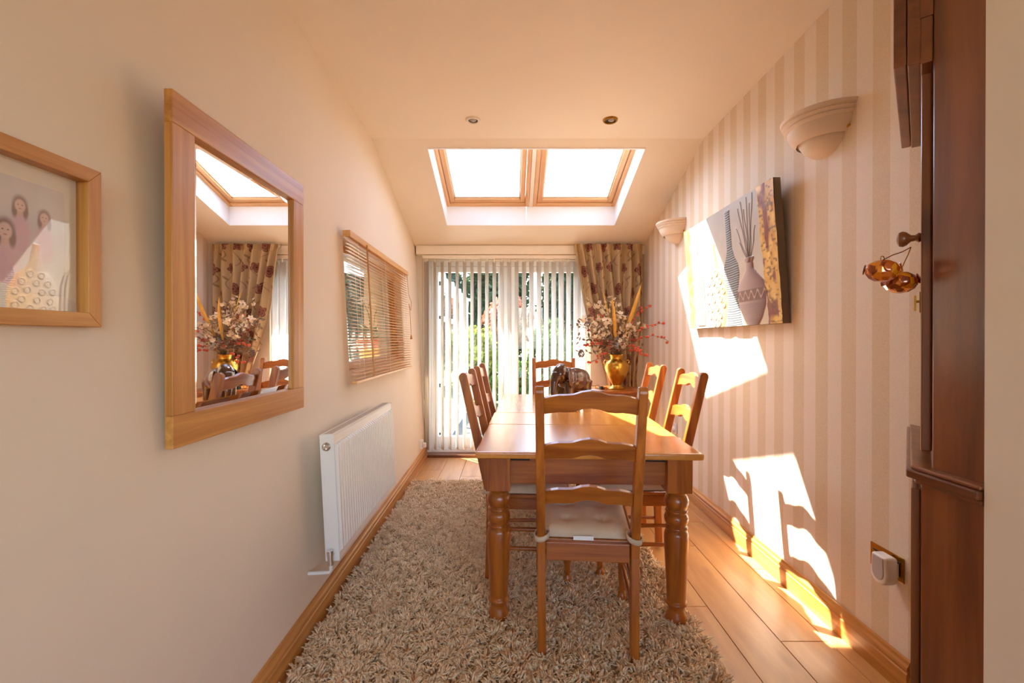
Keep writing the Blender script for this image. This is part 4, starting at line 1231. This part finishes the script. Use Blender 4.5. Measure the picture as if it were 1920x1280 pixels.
def reed(tip, w, label):
    r = empty('gold_reed', tuple(MOUTH), 0, label, 'dried flower')
    t = Vector(tip) - MOUTH
    MB().tube([(0, 0, -0.14), (0, 0, 0), t * 0.35], 0.003, 6).build('stem', 'stem', r)
    nrm = Vector((-t.z, 0, t.x)).normalized()
    vs = []; n = 9
    for k in range(n):
        f = k / (n - 1)
        c = t * (0.30 + 0.70 * f) + Vector((0, -0.03 * math.sin(f * 3), 0))
        hw = w * (math.sin(math.pi * min(1, 0.12 + 0.88 * f)) ** 0.7) + 0.0006
        for s in (-1, 1):
            vs.append(c + nrm * hw * s)
        vs.append(c + Vector((0, -0.35 * hw - 0.001, 0))); vs.append(c + Vector((0, 0.35 * hw + 0.001, 0)))
    fs = []
    for k in range(n - 1):
        b0, b1 = 4 * k, 4 * k + 4
        for (i, j) in ((0, 2), (2, 1), (1, 3), (3, 0)):
            fs.append((b0 + i, b0 + j, b1 + j, b1 + i))
    MB().add(vs, fs, True).build('blade', 'reed', r)
reed((1.21, 4.25, 1.793), 0.017, 'long golden reed leaning towards the striped wall')
reed((0.916, 4.18, 1.657), 0.014, 'upright golden reed in the middle of the dried flowers')
reed((0.886, 4.5, 1.772), 0.006, 'thin dried grass blade leaning to the doors')
pc = empty('pine_cone', (0.643, 4.22, 1.136), 0.4, 'brown pine cone on a stalk among the dried flowers', 'pine cone')
m = MB()
for k in range(40):
    f = k / 40; a = k * 2.4
    rr = 0.026 * math.sin(math.pi * (0.15 + 0.8 * f))
    m.ball((rr * math.cos(a), rr * math.sin(a), -0.035 + 0.07 * f), (0.010, 0.010, 0.005), 6, 4)
m.build('scales', 'dryleaf', pc)
MB().tube([(0, 0, -0.03), (0.04, 0.03, -0.10), tuple(MOUTH - Vector(pc.location))], 0.002, 5).build('stalk', 'stem', pc)
# small objects on the round table
tr = empty('trinket_box', (0.872, 4.375, 0.7855), 0.3, 'tiny dark box with an amber end beside the gold vase', 'box')
MB().box(-0.028, 0.0, -0.018, 0.018, 0.0, 0.03).build('dark_half', 'black', tr, bevel=0.003)
MB().box(0.0, 0.038, -0.018, 0.018, 0.0, 0.022).build('amber_half', 'amber', tr, bevel=0.003)
gl = empty('spectacles', (0.80, 4.43, 0.7855), 0.2, 'folded dark-rimmed spectacles lying on the small round table', 'spectacles')
for s in (-1, 1):
    MB().tube([(s * 0.032 + 0.022 * math.cos(a * 0.6283), 0.0, 0.018 + 0.016 * math.sin(a * 0.6283)) for a in range(11)], 0.0018, 5).build('rim', 'black', gl)
    MB().tube([(s * 0.054, 0, 0.022), (s * 0.054, 0.05, 0.012), (s * 0.050, 0.11, 0.004)], 0.0016, 5).build('arm', 'black', gl)
MB().tube([(-0.010, 0, 0.022), (0, -0.002, 0.026), (0.010, 0, 0.022)], 0.0018, 5).build('bridge', 'black', gl)

# ------------------------------------------------------------------ elephant carving
M['ebony'] = plain('polished_dark_wood', srgb(74, 42, 26), 0.22, vary=0.35, scale=9, coat=0.6)
el = empty('elephant_figure', (0.452, 3.47, 0.772), math.radians(218), 'polished dark wooden elephant figure standing on the dining table', 'figurine')
m = MB()
m.ball((-0.035, 0, 0.165), (0.115, 0.078, 0.085), 20, 14)          # barrel
m.ball((-0.085, 0, 0.160), (0.075, 0.074, 0.082), 20, 14)          # rump
m.ball((0.045, 0, 0.178), (0.070, 0.070, 0.078), 20, 14)           # shoulders
m.ball((0.118, 0.012, 0.212), (0.056, 0.055, 0.066), 20, 14)       # head
m.ball((0.110, 0.012, 0.255), (0.036, 0.042, 0.030), 14, 10)       # brow domes
m.tube([(0.150, 0.014, 0.215), (0.178, 0.018, 0.160), (0.190, 0.022, 0.095), (0.186, 0.024, 0.045), (0.196, 0.026, 0.014)], [0.036, 0.029, 0.021, 0.016, 0.013], 14)
for (x, y) in ((0.062, 0.046), (0.052, -0.046), (-0.112, 0.044), (-0.100, -0.044)):
    m.tube([(x, y * 0.9, 0.16), (x + 0.004, y, 0.08), (x, y, 0.02), (x, y, 0.001)], [0.042, 0.030, 0.028, 0.033], 14)
m.tube([(-0.155, 0, 0.20), (-0.172, 0.004, 0.15), (-0.170, 0.006, 0.09)], [0.012, 0.007, 0.006], 8)
for s in (-1, 1):
    R = Matrix.Translation((0.082, 0.010 + s * 0.060, 0.200)) @ Matrix.Rotation(s * 0.5, 4, 'Z') @ Matrix.Rotation(s * 0.12, 4, 'X')
    m.ball((0, 0, -0.012), (0.044, 0.010, 0.064), 16, 12, R)
body = m.build('body', 'ebony', el)
rm = body.modifiers.new('remesh', 'REMESH'); rm.mode = 'VOXEL'; rm.voxel_size = 0.0045; rm.use_smooth_shade = True
sm = body.modifiers.new('smooth', 'SMOOTH'); sm.factor = 0.6; sm.iterations = 4
el.scale = (1.1, 1.1, 1.1)
for s in (-1, 1):
    MB().ball((0.158, 0.013 + s * 0.037, 0.232), 0.0045, 8, 6).build('eye', 'black', el)

# ------------------------------------------------------------------ printed curtain
ct = empty('curtain', (1.0, 4.765, 0), 0, 'gathered beige curtain printed with dark red flowers beside the doors', 'curtain')
nu, nv = 300, 400
S, Z = np.meshgrid(np.linspace(0, 1, nu), np.linspace(0.03, 2.262, nv), indexing='ij')
zk = [0.0, 0.45, 0.70, 0.84, 1.0, 1.13, 1.30, 1.47, 1.67, 1.87, 2.1, 2.27]
lk = [0.93, 0.96, 1.00, 0.985, 0.94, 0.895, 0.84, 0.785, 0.735, 0.70, 0.665, 0.645]
rk = [1.30, 1.31, 1.30, 1.30, 1.32, 1.335, 1.35, 1.36, 1.365, 1.37, 1.37, 1.37]
xl_ = np.interp(Z, zk, lk); xr_ = np.interp(Z, zk, rk)
wob = S + 0.018 * np.sin(Z * 2.3 + S * 7) + 0.012 * np.sin(Z * 5.1 + S * 17)
ampl = np.interp(Z, [0, 0.8, 1.3, 2.1, 2.27], [0.030, 0.026, 0.040, 0.040, 0.022])
fold = np.sin(wob * 2 * math.pi * 7.5) + 0.35 * np.sin(wob * 2 * math.pi * 15 + 1.0)
X = xl_ + (xr_ - xl_) * (S + 0.012 * np.cos(wob * 2 * math.pi * 7.5)) - 1.0
Yc = -0.014 + ampl * fold * 0.95
head = Z > 2.20
Yc = np.where(head, Yc * 0.8 + 0.006 * np.sin(S * 2 * math.pi * 32), Yc)
cvx = np.stack([X, Yc, Z], -1).reshape(-1, 3)
co = fast_mesh('cloth', cvx, grid_faces(nu, nv), 'vcol_curtain', ct, True)
fu = S * 1.30; fv = Z
rgb = np.zeros(S.shape + (3,)); rgb[:] = C3(194, 162, 116)
def ink(w, col):
    w = np.clip(w, 0, 1)[..., None]
    rgb[:] = rgb * (1 - w) + col * w
R2 = random.Random(21)
k = 0
for row in range(10):
    for colm in range(5):
        cu = 0.14 + colm * 0.27 + (0.135 if row % 2 else 0) + R2.uniform(-0.03, 0.03)
        cz = 0.12 + row * 0.235 + R2.uniform(-0.03, 0.03)
        rr = R2.uniform(0.054, 0.068); ph = R2.uniform(0, 6.28)
        du = fu - cu; dv = fv - cz
        # stem with a curl
        tpar = np.clip((dv + 0.22) / 0.22, 0, 1)
        line = du - 0.05 * np.sin(tpar * 5 + ph)
        ink(np.exp(-(line / 0.0042) ** 2) * ((dv < 0) & (dv > -0.22)) * 0.75, C3(104, 66, 46))
        for (la_, lb_) in ((0.055, -0.11), (-0.05, -0.16)):
            lu = du - la_ - 0.02 * math.sin(ph); lv = dv - lb_
            e = (lu * 0.8 + lv * 0.6) ** 2 / 0.03 ** 2 + (-lu * 0.6 + lv * 0.8) ** 2 / 0.011 ** 2
            ink((e < 1) * 0.7, C3(128, 96, 66))
        d = np.sqrt(du ** 2 + dv ** 2); th_ = np.arctan2(dv, du) + ph
        edge = rr * (0.66 + 0.34 * np.abs(np.cos(2.5 * th_)))
        ink((d < edge) * 0.92, C3(112, 44, 32))
        ink((np.abs(d - edge * 0.72) < 0.0045) * 0.6, C3(190, 140, 108))
        ink((d < edge * 0.42) * 0.6, C3(160, 100, 78))
        ink((d < 0.010) * 0.9, C3(70, 30, 22))
paint(co, np.clip(rgb, 0, 1).reshape(-1, 3))
for k in range(13):
    MB().tube([(-0.345 + k * 0.058, 0.014, 2.225), (-0.345 + k * 0.058, 0.020, 2.262), (-0.345 + k * 0.058, 0.034, 2.262)], 0.002, 5).build('hook', 'brass', ct)

# ------------------------------------------------------------------ outside
M['paving'] = plain('patio_stone', srgb(92, 87, 80), 0.85, vary=0.12, scale=3, bump=0.2, bscale=60)
M['lawn'] = plain('lawn_green', srgb(76, 96, 40), 0.95, vary=0.25, scale=14)
M['bark'] = plain('bark', srgb(84, 66, 48), 0.9, vary=0.25)
for nm, c in (('fol_dark', (44, 66, 34)), ('fol_mid', (78, 103, 40)), ('fol_yellow', (139, 144, 49)), ('fol_red', (158, 100, 71)), ('fol_blue', (66, 83, 62))):
    M[nm] = plain(nm, srgb(*c), 0.7, vary=0.35, scale=6, trans=0.3)
M['render'] = plain('cream_render', srgb(232, 214, 184), 0.9, vary=0.04)
struct(MB().box(-40, 40, 5.2, 60, -0.16, -0.115).build('lawn', 'lawn'))
struct(MB().box(-40, -1.6, -30, 5.2, -0.16, -0.115).build('lawn', 'lawn'))
struct(MB().box(3.5, 40, -30, 5.2, -0.16, -0.115).build('patio', 'paving'))  # unseen ground, paved in neutral grey to keep green bounce light out
struct(MB().box(-1.6, 3.5, -30, -3.4, -0.16, -0.115).build('patio', 'paving'))  # likewise unseen, neutral for the light entering from the rear
pav = struct(MB().box(-0.9, 3.0, 5.24, 8.4, -0.12, -0.09).build('patio', 'dark'))
slab_me = None
for i in range(6):
    for j in range(5):
        if slab_me is None:
            o = MB().box(-0.296, 0.296, -0.296, 0.296, -0.035, 0.0).build('paving_slab', 'paving', pav, bevel=0.005); slab_me = o.data
        else:
            o = link('paving_slab', slab_me, None, pav, 0.005)
        o.location = (-0.55 + 0.6 * i, 5.56 + 0.6 * j, -0.085 + random.uniform(-0.003, 0.003))

# white conservatory beyond the doors
cn = empty('conservatory', (-0.85, 5.45, -0.115), 0, 'white framed conservatory wing seen outside the patio doors', 'conservatory')
CLEN = 3.4
MB().box(-2.4, 0.0, 0.0, CLEN, 0.0, 0.20).build('base_wall', 'upvc', cn)
for k in range(5):
    y = 0.03 + k * (CLEN - 0.06) / 4
    MB().box(-0.07, 0.0, y - 0.03, y + 0.03, 0.20, 2.08).build('post', 'upvc', cn, bevel=0.004)
for (z0, z1) in ((0.20, 0.27), (0.80, 0.86), (1.62, 1.67), (2.02, 2.16)):
    MB().box(-0.07, 0.004, 0.0, CLEN, z0, z1).build('rail', 'upvc', cn, bevel=0.004)
for k in range(4):
    y0 = 0.06 + k * (CLEN - 0.06) / 4; y1 = y0 + (CLEN - 0.06) / 4 - 0.06
    for (z0, z1) in ((0.27, 0.80), (0.86, 1.62), (1.67, 2.02)):
        MB().box(-0.038, -0.032, y0, y1, z0, z1).build('pane', 'glass', cn)
for k in range(5):
    y = 0.03 + k * (CLEN - 0.06) / 4
    MB().prism([(-2.4, 2.68), (0.05, 2.12), (0.05, 2.17), (-2.4, 2.73)], 'y', y - 0.025, y + 0.025).build('roof_bar', 'upvc', cn)
for k in range(4):
    y0 = 0.06 + k * (CLEN - 0.06) / 4; y1 = y0 + (CLEN - 0.06) / 4 - 0.06
    MB().prism([(-2.38, 2.70), (0.03, 2.145), (0.03, 2.15), (-2.38, 2.705)], 'y', y0, y1).build('roof_pane', 'glass', cn)
struct(MB().box(-3.5, -3.3, 0.5, 8.9, -0.12, 2.6).build('wall_conservatory', 'render'))

struct(MB().box(-3.5, -1.12, 0.4, 5.2, 2.6, 2.66).build('ceiling', 'render'))  # roof added out of view to dim the space behind the side window
struct(MB().box(-3.5, -1.12, 0.3, 0.5, -0.12, 2.6).build('wall_conservatory', 'render'))  # end wall added along with that roof, closing off light
def foliage(c, r, n, size, seed):
    g = np.random.default_rng(seed)
    d = g.normal(size=(n, 3)); d /= np.linalg.norm(d, axis=1)[:, None]
    rad_ = 0.55 + 0.45 * g.random(n) ** 0.5
    lump_ = 1 + 0.16 * np.sin(d[:, 0] * 7 + seed) * np.sin(d[:, 2] * 6) + 0.12 * np.sin(d[:, 1] * 11 + seed)
    p = d * (rad_ * lump_)[:, None] * np.array(r)[None] + np.array(c)[None]
    a = g.normal(size=(n, 3)); a /= np.linalg.norm(a, axis=1)[:, None]
    b = np.cross(a, g.normal(size=(n, 3))); b /= np.linalg.norm(b, axis=1)[:, None]
    s = size * (0.6 + 0.8 * g.random(n))[:, None]
    V = np.stack([p - a * s, p + b * s * 0.45, p + a * s, p - b * s * 0.45], 1).reshape(-1, 3)
    F = np.arange(4 * n).reshape(-1, 4)
    return V, F
def shrub(name, label, cat, x, y, w, h, mat, n, leaf, trunk, seed, group=None):
    r = empty(name, (x, y, -0.115), 0, label, cat, group)
    z0 = trunk
    V, F = foliage((0, 0, z0 + (h - z0) / 2), (w, w, (h - z0) / 2), n, leaf, seed)
    f = fast_mesh('foliage', V, F, mat, r); f['kind'] = 'stuff'
    m = MB().tube([(0, 0, 0), (0.03, 0, z0 + 0.2), (0, 0.04, z0 + (h - z0) * 0.6)], [0.03 + 0.02 * h, 0.025 + 0.015 * h, 0.01], 8)
    for k in range(5):
        a = k * 1.3
        m.tube([(0.02, 0, z0 * 0.7 + 0.1), (0.4 * w * math.cos(a), 0.4 * w * math.sin(a), z0 + (h - z0) * 0.45), (0.7 * w * math.cos(a), 0.7 * w * math.sin(a), z0 + (h - z0) * 0.62)], [0.02 + 0.01 * h, 0.015, 0.005], 6)
    m.build('trunk', 'bark', r)
shrub('conifer', 'tall dark evergreen behind the middle of the patio doors', 'tree', -0.45, 12.6, 0.8, 4.3, 'fol_dark', 9000, 0.11, 0.2, 1)
shrub('conifer', 'tall dark evergreen standing beyond the conservatory roof', 'tree', -2.6, 13.4, 1.1, 4.4, 'fol_blue', 9000, 0.12, 0.2, 2)
shrub('conifer', 'dark evergreen behind the flowering shrub and mullion', 'tree', 1.45, 13.4, 0.62, 3.7, 'fol_dark', 7000, 0.11, 0.2, 3)
shrub('garden_tree', 'light green bushy tree behind the curtain side of the doors', 'tree', 3.6, 12.4, 0.95, 3.0, 'fol_mid', 9000, 0.11, 0.5, 4)
shrub('garden_tree', 'large blue-green tree at the far end of the garden', 'tree', -6.5, 16.5, 2.2, 4.9, 'fol_blue', 9000, 0.17, 0.8, 5)
shrub('garden_tree', 'large mid green tree far behind the curtain', 'tree', 6.4, 15.5, 2.0, 4.4, 'fol_mid', 9000, 0.17, 0.8, 6)
shrub('shrub', 'golden yellow-green rounded shrub by the conservatory end', 'shrub', -0.75, 9.8, 0.42, 1.6, 'fol_yellow', 5000, 0.07, 0.05, 7)
shrub('shrub', 'salmon flowering shrub in front of the dark evergreens', 'shrub', -0.12, 11.0, 0.55, 2.35, 'fol_red', 3500, 0.07, 1.1, 8)
shrub('shrub', 'low mid green shrub at the patio edge below the mullion', 'shrub', 0.0, 9.1, 0.36, 0.9, 'fol_mid', 4000, 0.07, 0.05, 9)
shrub('shrub', 'bright green shrub in front of the right-hand door pane', 'shrub', 0.85, 9.9, 0.5, 1.75, 'fol_mid', 5000, 0.07, 0.05, 10)
shrub('shrub', 'yellow-green shrub at the patio edge behind the far chair', 'shrub', 2.3, 9.5, 0.55, 1.45, 'fol_yellow', 5000, 0.07, 0.05, 11)
